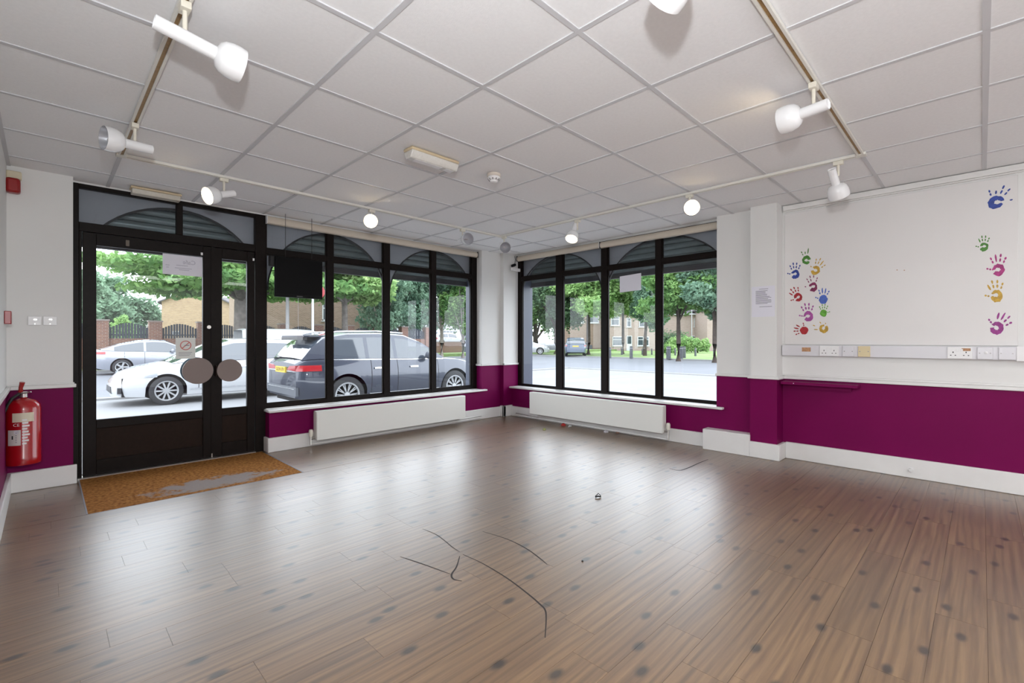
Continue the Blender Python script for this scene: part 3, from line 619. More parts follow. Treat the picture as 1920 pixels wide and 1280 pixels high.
# ---------------------------------------------------------------- ceiling track and spotlights
TZ = CEIL - 0.018
track = empty('lighting_track', (0.373, 4.186, TZ)); tag(track, 'white square run of ceiling lighting track with brass slot', 'lighting track')
def track_run(axis, fixed, c0, c1, name):
    def Bx(nm, m_, a0, a1, d0, d1, z0, z1): return bx(nm, m_, (a0, a1, fixed + d0, fixed + d1, z0, z1) if axis == 'x' else (fixed + d0, fixed + d1, a0, a1, z0, z1), track)
    Bx('track_side', TRACK, c0, c1, -0.019, -0.008, TZ, CEIL); Bx('track_side', TRACK, c0, c1, 0.008, 0.019, TZ, CEIL); Bx('track_slot', BRASS, c0, c1, -0.0079, 0.0079, TZ + 0.008, CEIL)
track_run('x', 4.186, 0.40, 3.95, 'a'); track_run('y', 3.973, 0.61, 4.16, 'b'); track_run('y', 0.373, YB + 0.3, 4.16, 'c'); track_run('x', 0.586, XL + 0.1, 3.95, 'd')
for (x, y) in ((0.373, 4.186), (3.973, 4.186), (3.973, 0.586)): bx('track_corner', TRACK, (x - 0.03, x + 0.03, y - 0.03, y + 0.03, TZ - 0.001, CEIL), track, 0.003)

def spotlight(base, aim, lit, label, along='x', stem=0.075, L0=0.062, L1=0.088, roll=0):
    e_ = empty('track_spotlight', (base[0], base[1], TZ)); tag(e_, label, 'spotlight', 'track spotlights')
    x, y = base; a = Vector(aim).normalized()
    hx, hy = (0.03, 0.017) if along == 'x' else (0.017, 0.03)
    bx('track_clip', LAMPC, (x - hx, x + hx, y - hy, y + hy, TZ - 0.028, TZ - 0.0005), e_, 0.003)
    zp = TZ - 0.028 - stem
    MB().tube([(x, y, TZ - 0.027), (x, y, zp)], 0.0085, 10).build('stem', LAMPC, e_)
    off = a.cross(Vector((0, 0, 1)));
    if off.length < 0.1: off = Vector((1, 0, 0))
    piv = Vector((x, y, zp))
    c = piv + Vector((0, 0, -0.022)) if abs(a.z) < 0.75 else piv + Vector((_R.x, _R.y, 0)) * -0.035
    rear = c - a * L0; neck = c + a * L1
    MB().lathe([(0.001, 0.006), (0.022, 0.006), (0.0235, 0), (0.0265, 0), (0.0265, L0 + L1)], rear, a, 20).build('barrel', LAMPW, e_)
    bx('switch', BLACKM, (c.x - 0.006, c.x + 0.006, c.y - 0.006, c.y + 0.006, c.z + 0.022, c.z + 0.029), e_) if abs(a.z) < 0.5 else None
    MB().tube([piv, c], 0.007, 8).build('pivot', LAMPC, e_)
    prof = [(0.0265, -0.004), (0.045, 0.004), (0.058, 0.018), (0.066, 0.042), (0.068, 0.068), (0.0655, 0.092), (0.0635, 0.092), (0.056, 0.045), (0.044, 0.02), (0.022, 0.006), (0.001, 0.004)]
    bo = MB().lathe(prof[:6], neck, a, 28).build('reflector_bowl', LAMPW, e_)
    MB().lathe(prof[5:], neck, a, 28).build('reflector_lining', GREYIN if not lit else LAMPW, e_)
    if lit: MB().lathe([(0.018, 0.01), (0.040, 0.045), (0.052, 0.068), (0.050, 0.078), (0.03, 0.086), (0.001, 0.089)], neck, a, 24).build('bulb', BULB, e_)
    else:
        b2_ = a.cross(_U).normalized() if abs(a.z) < 0.9 else Vector((1, 0, 0)); m_ = MB()
        for s in (-0.012, 0.0, 0.012): m_.tube([neck + b2_ * s, neck + b2_ * s + a * 0.07], 0.0045, 8)
        m_.build('bulb', BULBO, e_)
    return e_
Fv, Rv, Uv = _F, _R, _U
def tpos(u, v, **k):
    p = onz(u, v, TZ - 0.014)
    return p
p = tpos(345, 14); spotlight((0.373, p.y), Rv*0.76 + Fv*0.82 - Uv*0.16, False, 'white spotlight at top left with bowl turned away to the right', 'y', L0=0.095, L1=0.105)
p = tpos(256, 238); spotlight((0.373, p.y), -Rv*0.50 - Fv*0.85 - Uv*0.06, False, 'unlit white spotlight on the left track showing its bare tube lamp', 'y', L0=0.085, L1=0.055)
p = tpos(415, 342); spotlight((p.x, 4.186), -Rv*0.40 - Fv*0.82 - Uv*0.34, True, 'lit spotlight over the entrance doors', L0=0.085, L1=0.045)
p = tpos(684, 401); spotlight((p.x, 4.186), -Fv*0.95 + Rv*0.22 - Uv*0.12, True, 'lit spotlight glowing white above the front window blind', L0=0.07, L1=0.04)
p = tpos(867, 432); spotlight((p.x, 4.186), Rv*0.55 - Fv*0.8 - Uv*0.05, False, 'unlit spotlight turned right near the end of the front blind', L0=0.075, L1=0.045)
p = tpos(951, 447); spotlight((3.973, 4.12), -Fv*0.9 - Uv*0.25 + Rv*0.12, False, 'unlit spotlight hanging in the corner between the two windows', 'y', L0=0.05, L1=0.04)
p = tpos(1084, 415); spotlight((3.973, p.y), -Fv*0.45 - Rv*0.28 - Uv*0.85, True, 'lit spotlight tilted down above the right window blind joint', 'y', L0=0.08, L1=0.04)
p = tpos(1297, 370); spotlight((3.973, p.y), -Fv*0.93 - Rv*0.2 - Uv*0.16, True, 'lit spotlight facing the room near the right end of the window', 'y', L0=0.05, L1=0.035)
p = tpos(1524, 163); spotlight((p.x, 0.586), -Rv*0.58 + Fv*0.78 - Uv*0.02, True, 'spotlight with round back lighting the ceiling on the right track', L0=0.065, L1=0.06)
p = tpos(1572, 306); spotlight((3.973, p.y), Rv*0.48 + Fv*0.32 - Uv*0.78, False, 'unlit spotlight pointing down in front of the handprint board', 'y', L0=0.05, L1=0.07)
spotlight((1.33, 0.586), Vector((0.35, 0.8, -0.40)), False, 'spotlight at the top edge of the picture with its shadow on a tile', L0=0.05, L1=0.06)

# emergency light, smoke detector, door light
pa = onz(752, 284, CEIL); pb = onz(846, 300, CEIL)
em = empty('emergency_light', (1.86, 2.78, CEIL)); tag(em, 'yellowed oblong emergency light on the ceiling', 'ceiling light')
cx, cy = 1.905, 2.695
bx('base', mat('aged_cream_plastic', (0.62, 0.50, 0.33), 0.5), (cx - 0.20, cx + 0.20, cy - 0.055, cy + 0.055, CEIL - 0.022, CEIL - 0.0005), em, 0.012)
MB().prism([(-0.052, 0), (-0.052, -0.012), (-0.03, -0.05), (0.03, -0.05), (0.052, -0.012), (0.052, 0)], (cx - 0.195, cy, CEIL - 0.0225), (0, 1, 0), (0, 0, 1), (0.39, 0, 0)).build('diffuser', mat('diffuser_prismatic', (0.62, 0.60, 0.56), 0.25, noise=0.05, nscale=80), em, 0.006)
bx('tube_glimpse', PLASTW, (cx - 0.15, cx + 0.07, cy - 0.024, cy + 0.02, CEIL - 0.0745, CEIL - 0.0728), em); bx('tube_glimpse', PLASTW, (cx + 0.10, cx + 0.17, cy - 0.024, cy + 0.02, CEIL - 0.0745, CEIL - 0.0728), em)
ps = onz(926, 331, CEIL - 0.02)
sd = empty('smoke_detector', (ps.x, ps.y, CEIL)); tag(sd, 'round white smoke detector on the ceiling', 'smoke detector')
MB().lathe([(0.001, 0), (0.052, 0), (0.053, -0.02), (0.048, -0.024)], (ps.x, ps.y, CEIL), (0, 0, 1), 28).build('base', mat('detector_base_beige', (0.62, 0.55, 0.48), 0.5), sd)
MB().lathe([(0.047, -0.023), (0.05, -0.03), (0.042, -0.047), (0.030, -0.052), (0.028, -0.062), (0.02, -0.067), (0.001, -0.068)], (ps.x, ps.y, CEIL), (0, 0, 1), 28).build('dome', PLASTW, sd)
m = MB()
for k in range(10):
    a = 2*math.pi*k/10; c_, s_ = math.cos(a), math.sin(a); m.tube([(ps.x + 0.046*c_, ps.y + 0.046*s_, CEIL - 0.040), (ps.x + 0.036*c_, ps.y + 0.036*s_, CEIL - 0.0505)], 0.003, 5)
m.build('vent_slots', BLACKM, sd)
dl = empty('bulkhead_light', (0.6, 4.95, CEIL)); tag(dl, 'old beige oblong bulkhead light on the ceiling over the doors', 'ceiling light')
q0, q1 = onz(244, 349, CEIL), onz(341, 364, CEIL)
bx('base', mat('aged_cream_plastic', (0.62, 0.50, 0.33), 0.5), (q0.x, q1.x, 4.965, 5.075, CEIL - 0.02, CEIL - 0.0005), dl, 0.006)
MB().prism([(-0.05, 0), (-0.042, -0.04), (0.042, -0.04), (0.05, 0)], (q0.x + 0.008, 5.02, CEIL - 0.0205), (0, 1, 0), (0, 0, 1), (q1.x - q0.x - 0.016, 0, 0)).build('diffuser', mat('diffuser_aged', (0.56, 0.52, 0.44), 0.35, noise=0.06, nscale=60), dl, 0.004)

# motion sensor and bracket in the window corner
ms = empty('corner_sensor', (5.0, 4.9, 2.2)); tag(ms, 'small black sensor on a white bracket in the window corner', 'sensor')
bx('bracket', PLASTW, (4.90, 5.07, 4.905, 4.935, 2.155, 2.20), ms, 0.004)
MB().lathe([(0.001, 0), (0.02, 0), (0.022, 0.05), (0.016, 0.07), (0.001, 0.07)], (4.90, 4.92, 2.225), (0.9, -0.3, 0.35), 16).build('sensor_body', BLACK, ms)
MB().tube([(4.96, 4.92, 2.24), (4.985, 4.925, 2.33), (4.995, 4.95, 2.385)], 0.004, 6).build('cable', BLACKM, ms)

# ---------------------------------------------------------------- left end: extinguisher, alarm, switches, call point
fx = empty('fire_extinguisher', (-0.06, 4.93, 0.27)); tag(fx, 'red fire extinguisher with black hose hanging in the left corner', 'fire extinguisher')
ec = ony(43, 800, 4.93); ex, ey = ec.x + 0.003, 4.93; ez0 = ony(43, 868, 4.93).z; RR = 0.093
H_ = 0.475
MB().lathe([(0.001, 0.0), (RR, 0.0), (RR + 0.002, 0.004), (RR + 0.002, 0.05), (RR, 0.055), (RR, H_ - 0.08), (RR * 0.93, H_ - 0.045), (RR * 0.72, H_ - 0.02), (RR * 0.35, H_ - 0.005), (0.018, H_), (0.018, H_ + 0.02), (0.001, H_ + 0.02)], (ex, ey, ez0), (0, 0, 1), 40).build('cylinder', REDX, fx)
MB().lathe([(0.022, H_ + 0.005), (0.022, H_ + 0.045), (0.001, H_ + 0.046)], (ex, ey, ez0), (0, 0, 1), 16).build('valve', STEEL, fx)
dv = Vector((-_F.x, -_F.y, 0)); sd_ = _R
def exq(side, front, z): q = Vector((ex, ey, 0)) + sd_ * side + dv * front; return (q.x, q.y, ez0 + z)
MB().tube([exq(-0.005, 0.015, H_ + 0.04), exq(0.0, 0.02, H_ + 0.075), exq(0.012, 0.02, H_ + 0.115)], 0.012, 8, radii=[0.013, 0.012, 0.015]).build('carry_handle', REDP, fx)
MB().tube([exq(0.0, 0.02, H_ + 0.035), exq(0.05, 0.02, H_ + 0.04), exq(0.075, 0.02, H_ + 0.046)], 0.005, 6).build('lever', STEEL, fx)
MB().tube([exq(-0.004, 0.02, H_ + 0.035), exq(-0.022, 0.06, H_ + 0.0), exq(-0.03, RR + 0.012, H_ - 0.09), exq(-0.036, RR + 0.014, 0.2), exq(-0.036, RR + 0.014, 0.055)], 0.0105, 10).build('hose', BLACKM, fx)
MB().lathe([(0.012, 0), (0.014, 0.02)], exq(-0.036, RR + 0.014, 0.04), (0, 0, 1), 10).build('nozzle', mat('nozzle_pink', (0.5, 0.25, 0.22), 0.4), fx)
def curved_label(name, a0, a1, z0, z1, m_, r_=RR + 0.0008):
    base = math.atan2(dv.y, dv.x); mm = MB(); N = 10; vs = []
    for k in range(N + 1):
        a = base + R(a0 + (a1 - a0) * k / N)
        for z in (z0, z1): vs.append((ex + r_ * math.cos(a), ey + r_ * math.sin(a), ez0 + z))
    mm.add(vs, [(2*k, 2*k+2, 2*k+3, 2*k+1) for k in range(N)], True); return mm.build(name, m_, fx)
LAB = mat('label_cream', (0.68, 0.62, 0.48), 0.5)
curved_label('cream_label', 10, 80, H_ - 0.165, H_ - 0.10, LAB); curved_label('instruction_label', -8, 38, 0.145, 0.255, mat('label_white', (0.66, 0.64, 0.60), 0.5))
curved_label('label_print', 8, 13, 0.19, 0.215, BLACKM, RR + 0.0016)
for k in range(9): curved_label('white_lettering', 42, 56 + (k * 7) % 11, 0.15 + k * 0.021, 0.15 + k * 0.021 + 0.012, PLASTW)
for k in range(5): curved_label('label_print', 22, 24.5, 0.165 + k * 0.016, 0.165 + k * 0.016 + 0.009, INK, RR + 0.0016)
a_ = math.atan2(dv.y, dv.x) + R(24); cp = Vector((ex + (RR + 0.001) * math.cos(a_), ey + (RR + 0.001) * math.sin(a_), ez0 + H_ - 0.185)); nrm = Vector((math.cos(a_), math.sin(a_), 0))
text_obj('ce_mark', 'CE', 0.03, cp, Vector((0, 0, 1)).cross(nrm), (0, 0, 1), PLASTW, fx)
MB().lathe([(0.001, 0), (0.014, 0.001)], cp + Vector((0, 0, -0.05)), nrm, 16).build('round_seal', PLASTG, fx)
bx('wall_bracket', BLACKM, (XL + 0.003, ex - RR - 0.0005, ey - 0.03, ey + 0.03, ez0 + 0.02, ez0 + 0.06), fx)

pa = ony(20, 345, YW - 0.06)
al = empty('alarm_sounder', (pa.x, YW - 0.05, pa.z)); tag(al, 'red and cream fire alarm sounder high in the left corner', 'alarm')
bx('horn', REDP, (pa.x - 0.027, pa.x + 0.05, YW - 0.085, YW - 0.0005, pa.z - 0.06, pa.z + 0.048), al, 0.018)
bx('mount', mat('aged_cream_plastic2', (0.66, 0.58, 0.42), 0.5), (pa.x - 0.025, pa.x + 0.055, YW - 0.05, YW - 0.0005, pa.z + 0.045, pa.z + 0.105), al, 0.008)
bx('side_plate', BLACKM, (pa.x - 0.045, pa.x - 0.028, YW - 0.07, YW - 0.0005, pa.z - 0.055, pa.z + 0.045), al, 0.003)
for u0, u1, lb in ((52, 78, 'left one of two white switch plates beside the doors'), (80.5, 107, 'right one of two white switch plates beside the doors')):
    p0, p1 = ony(u0, 592.5, YW), ony(u1, 610, YW)
    sw = empty('switch_plate', ((p0.x + p1.x) / 2, YW, p1.z)); tag(sw, lb, 'switch', 'switch plates beside the doors')
    bx('plate', PLASTW, (p0.x, p1.x, YW - 0.009, YW - 0.0005, p1.z, p0.z), sw, 0.003)
    bx('toggle', STEEL, ((p0.x + p1.x) / 2 - 0.006, (p0.x + p1.x) / 2 + 0.012, YW - 0.014, YW - 0.0095, p0.z - 0.03, p0.z - 0.02), sw); bx('screw', STEEL, ((p0.x + p1.x) / 2 - 0.003, (p0.x + p1.x) / 2 + 0.004, YW - 0.0105, YW - 0.0095, p1.z + 0.008, p1.z + 0.013), sw)
p0, p1 = ony(6, 584, YW - 0.15), ony(13, 608, YW - 0.15)
cpn = bx('call_point', REDP, (XL + 0.0005, XL + 0.035, YW - 0.30, YW - 0.21, p1.z, p0.z), None, 0.004); tag(cpn, 'red break glass call point on the left wall', 'call point')

# ---------------------------------------------------------------- handprint wall: board, trunking, sockets, shelf, prints
yb0, yb1 = Y2(1909, XH), Y2(1472, XH)
board = bx('wall_board', BOARD, (XH - 0.010, XH - 0.0005, yb0, yb1, 1.086, CEIL - 0.075), None, 0.003); tag(board, 'large white painted board with coloured handprints on the right wall', 'board')
XB = XH - 0.010
tk = empty('cable_trunking', (XH, 0.5, 0.98)); tag(tk, 'white cable trunking under the handprint board', 'trunking')
bx('channel', PLASTG, (XH - 0.045, XH - 0.0005, YB + 0.02, y_p0 - 0.006, 0.980, 1.080), tk, 0.004)
bx('joint_cover', PLASTW, (XH - 0.049, XH - 0.0452, YB + 0.02, Y2(1906, XH - 0.045), 0.974, 1.084), tk, 0.002)
XT = XH - 0.045
def plate(u0, u1, v0, v1, m_, label, kind, name, cat):
    a, b = onx(u0, v0, XT), onx(u1, v1, XT); y0, y1 = b.y, a.y; z0, z1 = 0.984, 1.076
    o = empty(name, (XT, (y0 + y1) / 2, z0)); tag(o, label, cat, 'outlets on the trunking')
    bx('face_plate', m_, (XT - 0.010, XT - 0.0003, y0, y1, z0, z1), o, 0.003)
    w = y1 - y0
    if kind == 'socket':
        for f in (0.24, 0.76):
            yc = y1 - w * f; m2 = MB().box(XT - 0.0104, XT - 0.0101, yc - 0.003, yc + 0.003, z0 + 0.045, z0 + 0.056)
            for s in (-1, 1): m2.box(XT - 0.0104, XT - 0.0101, yc + s * 0.013 - 0.004, yc + s * 0.013 + 0.004, z0 + 0.024, z0 + 0.030)
            m2.build('pin_holes', BLACKM, o)
        for s in (-1, 1): bx('rocker', PLASTW, (XT - 0.0135, XT - 0.0102, (y0 + y1) / 2 + s * 0.012 - 0.007, (y0 + y1) / 2 + s * 0.012 + 0.007, z0 + 0.056, z0 + 0.076), o, 0.001)
    else:
        for f in (0.16, 0.84):
            yc = y1 - w * f; bx('screw', mat('screw_dull', (0.35, 0.33, 0.33), 0.4, metal=0.6), (XT - 0.011, XT - 0.0101, yc - 0.004, yc + 0.004, z0 + 0.042, z0 + 0.05), o)
    if kind == 'isolator': MB().lathe([(0.001, 0), (0.010, 0), (0.009, 0.006), (0.001, 0.007)], (XT - 0.0102, (y0 + y1) / 2 - 0.006, z0 + 0.05), (-1, 0, 0), 16).build('button', PLASTW, o)
    return o
plate(1537, 1573, 660, 660, PLASTW, 'white double socket near the pillar end of the trunking', 'socket', 'double_socket', 'socket')
plate(1580, 1602, 660, 660, PLASTG, 'white blank plate beside the double socket near the pillar', 'blank', 'blank_plate', 'plate')
plate(1609, 1632, 660, 660, YELLOWED, 'yellowed blank plate on the trunking', 'blank', 'blank_plate', 'plate')
s2_ = plate(1776, 1823, 660, 660, PLASTW, 'white double socket with a brown scorch at the right end of the trunking', 'socket', 'double_socket', 'socket')
a, b = onx(1803, 655, XT), onx(1820, 655, XT); bx('brown_sticker', STAINB, (XT - 0.0108, XT - 0.0101, b.y, a.y, 1.045, 1.066), s2_)
plate(1832, 1862, 660, 660, PLASTG, 'grey plate with a round button on the trunking', 'isolator', 'button_plate', 'plate')
plate(1872, 1904, 660, 660, PLASTG, 'grey blank plate at the far right of the trunking', 'blank', 'blank_plate', 'plate')
a, b = onx(1503.5, 655, XT), onx(1520, 655, XT); bs = bx('brown_tape_patch', STAINB, (XT - 0.001, XT - 0.0002, b.y, a.y, 1.022, 1.060)); tag(bs, 'small brown patch on the trunking next to the pillar', 'tape')

sh = empty('wall_shelf', (XH, 1.05, 0.72)); tag(sh, 'narrow purple painted shelf on the wall beside the pillar', 'shelf')
ysr = Y2(1614, XH)
bx('board', PURPLE, (XH - 0.155, XH - 0.0035, ysr, y_p0 - 0.025, 0.716, 0.742), sh, 0.002); bx('batten', PURPLE, (XH - 0.05, XH - 0.0035, ysr + 0.06, y_p0 - 0.025, 0.676, 0.7155), sh)
bx('paint_chip', PLASTW, (XH - 0.1555, XH - 0.155, Y2(1488.5, XH - 0.155), Y2(1487, XH - 0.155), 0.726, 0.733), sh)

pnote = empty('paper_notice', (XP, 1.45, 1.3)); tag(pnote, 'printed white notice taped to the pillar', 'notice')
a, b = onx(1409.5, 537, XP), onx(1453, 593, XP)
bx('sheet', PAPER, (XP - 0.0025, XP - 0.0005, b.y, a.y, b.z, a.z - 0.005), pnote)
hgt = a.z - b.z; wd = a.y - b.y; m = MB()
m.box(XP - 0.003, XP - 0.0026, a.y - wd * 0.72, a.y - wd * 0.33, a.z - hgt * 0.115, a.z - hgt * 0.10)
for k in range(12):
    f = 0.16 + k * 0.037; e1 = random.uniform(0.6, 0.86); m.box(XP - 0.003, XP - 0.0026, a.y - wd * e1, a.y - wd * 0.18, a.z - hgt * (f + 0.016), a.z - hgt * f)
m.box(XP - 0.003, XP - 0.0026, a.y - wd * 0.88, a.y - wd * 0.34, a.z - hgt * 0.685, a.z - hgt * 0.67)
m.build('text_lines', INK, pnote)['kind'] = 'stuff'

HC = {'green': (0.055, 0.20, 0.02), 'blue': (0.02, 0.05, 0.28), 'yellow': (0.48, 0.29, 0.03), 'maroon': (0.19, 0.01, 0.075), 'red': (0.33, 0.005, 0.012), 'pink': (0.33, 0.06, 0.28), 'magenta': (0.36, 0.02, 0.17), 'purple': (0.26, 0.02, 0.20), 'lblue': (0.05, 0.11, 0.42), 'lgreen': (0.09, 0.30, 0.02)}
def handprint(u, v, size, rot, cn, label, mirror=1, solid=False, wide=0.86, faint=False):
    c = onx(u, v, XB); M_ = mat('paint_' + cn, HC[cn], 0.55, noise=0.25, nscale=50)
    h_ = empty('handprint', (XB, c.y, c.z)); tag(h_, label, 'handprint', 'handprints on the board')
    s = size; ca, sa = math.cos(R(rot)), math.sin(R(rot)); rs = random.Random(int(u * 7 + v))
    def W(a, b, d): 
        a *= mirror; aa, bb = a * ca - b * sa, a * sa + b * ca
        return (XB - d, c.y - aa * s * wide, c.z + bb * s)
    # palm: ring of paint with a bare middle
    n = 22; vs = []; mm = MB(); d0, d1 = 0.0002, 0.0011
    ro = [0.265 * (1 + rs.uniform(-0.09, 0.09)) for k in range(n)]; hole = 0.0 if solid else 1.0
    cxh, cyh = rs.uniform(-0.05, 0.03), rs.uniform(-0.02, 0.05)
    gap0 = rs.uniform(2.6, 3.4)
    for k in range(n):
        a = 2*math.pi*k/n
        o_ = (math.cos(a) * ro[k], -0.17 + math.sin(a) * ro[k] * 1.08)
        ri = ro[k] * (0.40 + rs.uniform(-0.10, 0.10)) * hole + 0.004
        i_ = (cxh + math.cos(a) * ri, -0.17 + cyh + math.sin(a) * ri * 0.8)
        vs += [W(*o_, d1), W(*i_, d1), W(*o_, d0), W(*i_, d0)]
    fs = []
    for k in range(n):
        if not solid and abs(((2*math.pi*k/n - gap0 + math.pi) % (2*math.pi)) - math.pi) < 0.3: continue
        j = (k + 1) % n; fs += [(4*k, 4*j, 4*j+1, 4*k+1), (4*k, 4*k+2, 4*j+2, 4*j)]
    mm.add(vs, fs); mm.build('palm', M_, h_)
    for ang, ln, base in ((24, 0.36, (-0.20, 0.10)), (8, 0.44, (-0.075, 0.145)), (-6, 0.42, (0.06, 0.14)), (-24, 0.33, (0.19, 0.09)), (72, 0.26, (-0.27, -0.14))):
        t = R(ang); dx, dy = -math.sin(t), math.cos(t); m2 = MB(); w = 0.042 * (0.75 if faint else 1)
        segs = ((0.12, 0.52), (0.60, 1.0)) if rs.random() < 0.75 else ((0.1, 0.95),)
        for f0, f1 in segs:
            if faint and rs.random() < 0.35: continue
            pts = []
            for k in range(10):
                a = 2*math.pi*k/10; q = (f0 + f1) / 2 + (f1 - f0) / 2 * math.cos(a); r_ = w * math.sin(a) * (1 + rs.uniform(-0.2, 0.2))
                pts.append((base[0] + dx * ln * q + dy * r_, base[1] + dy * ln * q - dx * r_))
            vs = [W(a, b, d1) for a, b in pts] + [W(a, b, d0) for a, b in pts]
            m2.add(vs, [tuple(range(10))] + [(k, k + 10, (k + 1) % 10 + 10, (k + 1) % 10) for k in range(10)])
        if m2.v: m2.build('finger', M_, h_)
handprint(1512, 482, 0.150, 0, 'green', 'green handprint with faint fingers, topmost of the left cluster', -1, faint=True)
handprint(1491, 509, 0.152, 0, 'blue', 'dark blue handprint at the left edge of the left cluster')
handprint(1532, 502, 0.158, -35, 'yellow', 'ochre handprint tilted right in the left cluster', faint=True)
handprint(1524, 533, 0.150, 5, 'maroon', 'maroon open ring handprint in the middle of the left cluster', faint=True)
handprint(1494, 553, 0.150, 32, 'red', 'dark red handprint tilted left below the dark blue one')
handprint(1544, 556, 0.145, -6, 'lblue', 'bright blue smeared handprint at the right of the left cluster', solid=True)
handprint(1515, 587, 0.170, 5, 'pink', 'violet handprint low in the left cluster')
handprint(1544, 583, 0.115, 0, 'lgreen', 'small bright green handprint in the left cluster', -1, solid=True)
handprint(1503, 619, 0.140, 85, 'red', 'solid red handprint lying sideways at the bottom left', -1, solid=True)
handprint(1540, 614, 0.145, 62, 'yellow', 'ochre handprint lying sideways at the bottom of the left cluster', -1, faint=True)
handprint(1869, 372, 0.165, -10, 'blue', 'wide spread dark blue handprint high on the right of the board', -1, wide=1.0, faint=True)
handprint(1845, 458, 0.120, 0, 'green', 'small green handprint on the right side of the board', wide=0.74)
handprint(1872, 499, 0.165, 0, 'magenta', 'magenta handprint on the right side of the board', wide=0.74)
handprint(1868, 548, 0.165, 6, 'yellow', 'ochre handprint below the magenta one on the right', wide=0.74)
handprint(1874, 609, 0.175, -38, 'purple', 'purple handprint tilted right, lowest on the right side', wide=0.74)
for u, v, sd2 in ((1682, 506, 'left'), (1695.5, 506.5, 'right')):
    c = onx(u, v, XB); o = MB().lathe([(0.001, 0.002), (0.004, 0.0015), (0.0045, 0)], (XB - 0.0002, c.y, c.z), (-1, 0, 0), 10).build('screw_plug', STAINB); tag(o, sd2 + ' one of two tiny brown screw plugs in the middle of the board', 'screw', 'screw plugs')
c = onx(1708, 880, XH - 0.024); o = MB().lathe([(0.001, 0.03), (0.012, 0.03), (0.014, 0.0)], (XH - 0.0245, c.y, c.z), (-1, 0, 0), 12).build('door_stop', PLASTW); tag(o, 'small white stop on the skirting of the handprint wall', 'door stop')

# ---------------------------------------------------------------- floor marks and litter
SCUFF = mat('scuff_dark', (0.030, 0.024, 0.024), 0.7)
def scuff(pts, w, label):
    P_ = [onz(u, v, 0.0006) for u, v in pts]
    # smooth polyline
    Q = []
    for i in range(len(P_) - 1):
        p0, p1, p2, p3 = P_[max(i-1, 0)], P_[i], P_[i+1], P_[min(i+2, len(P_)-1)]
        for k in range(5):
            t = k / 5; Q.append(0.5 * ((2*p1) + (p2 - p0)*t + (2*p0 - 5*p1 + 4*p2 - p3)*t*t + (3*p1 - p0 - 3*p2 + p3)*t**3))
    Q.append(P_[-1]); m_ = MB(); n = len(Q); vs = []
    for i, q in enumerate(Q):
        t = (Q[min(i+1, n-1)] - Q[max(i-1, 0)]).normalized(); s = Vector((-t.y, t.x, 0)); ww = w * (0.25 + 0.75 * math.sin(math.pi * (0.08 + 0.84 * i / (n-1))))
        vs += [q + s * ww, q - s * ww]
    m_.add(vs, [(2*i, 2*i+1, 2*i+3, 2*i+2) for i in range(n-1)]); o = m_.build('scuff_mark', SCUFF); tag(o, label, 'scuff'); return o
scuff([(868, 1039), (905, 1056), (950, 1083), (990, 1113), (1012, 1132), (1022, 1143), (1024, 1160), (1022, 1195)], 0.0042, 'long curved dark scuff ending in the foreground floor')
scuff([(750, 1043), (790, 1056), (845, 1076)], 0.0032, 'straight dark scuff left of the hooked one')
scuff([(862, 1042), (856, 1062), (847, 1076), (850, 1085), (866, 1089)], 0.0045, 'small hook shaped dark scuff on the floor')
scuff([(792, 991), (820, 1003), (848, 1025), (862, 1034)], 0.0026, 'thin dark scuff running up from the hooked one')
scuff([(905, 996), (950, 1010), (985, 1027), (1012, 1046), (1026, 1058)], 0.004, 'curved dark scuff right of centre on the floor')
scuff([(1255, 878), (1273, 881.5), (1290, 877), (1310, 868), (1328, 861)], 0.0075, 'dark torn seam in the pale floor before the right window')
def bit(name, u, v, sz, col, label, cat, seed):
    sz *= 1.7
    c = onz(u, v, 0.0); rs = random.Random(seed); vs = []; n = 7
    for ring, zz, rr in ((0, 0.0005, 1.0), (1, 0.5, 1.1), (2, 1.0, 0.5)):
        for k in range(n):
            a = 2*math.pi*k/n; r_ = sz * rr * rs.uniform(0.6, 1.2); vs.append((c.x + math.cos(a)*r_, c.y + math.sin(a)*r_*0.6, 0.0012 + sz * zz * rs.uniform(0.5, 0.9)))
    fs = [(i*n+k, i*n+(k+1) % n, (i+1)*n+(k+1) % n, (i+1)*n+k) for i in range(2) for k in range(n)] + [tuple(range(2*n, 3*n)), tuple(range(n-1, -1, -1))]
    o = MB().add(vs, fs).build(name, mat('litter_' + name + str(seed), col, 0.5)); tag(o, label, cat); return o
c = onz(1121, 933, 0)
hcl = empty('hair_clip', c); tag(hcl, 'small black hair clip lying on the pale floor', 'hair clip')
MB().tube([(c.x - 0.015, c.y + 0.012, 0.006), (c.x, c.y, 0.012), (c.x + 0.02, c.y - 0.012, 0.006)], 0.005, 6).build('jaw', BLACK, hcl)
MB().tube([(c.x - 0.012, c.y + 0.014, 0.010), (c.x + 0.012, c.y + 0.004, 0.028), (c.x + 0.022, c.y - 0.010, 0.012)], 0.003, 6).build('spring_arm', BLACK, hcl)
bit('sweet_wrapper', 1056, 798, 0.022, (0.45, 0.03, 0.03), 'crumpled red wrapper under the right radiator', 'wrapper', 3)
bit('paper_scrap', 1069, 800, 0.018, (0.6, 0.6, 0.62), 'white paper scrap beside the red wrapper', 'paper scrap', 4)
bit('leaf_scrap', 1021, 806, 0.018, (0.30, 0.32, 0.12), 'green yellow scrap on the floor near the corner', 'scrap', 5)
bit('paper_scrap', 1136, 811, 0.022, (0.6, 0.58, 0.62), 'pale crumpled scrap in the middle under the right radiator', 'paper scrap', 6)
bit('sweet_wrapper', 1158, 812, 0.02, (0.50, 0.30, 0.22), 'orange scrap under the right radiator', 'wrapper', 7)
bit('bottle_cap', 1218, 818, 0.018, (0.02, 0.25, 0.06), 'green scrap at the valve end of the right radiator', 'scrap', 8)
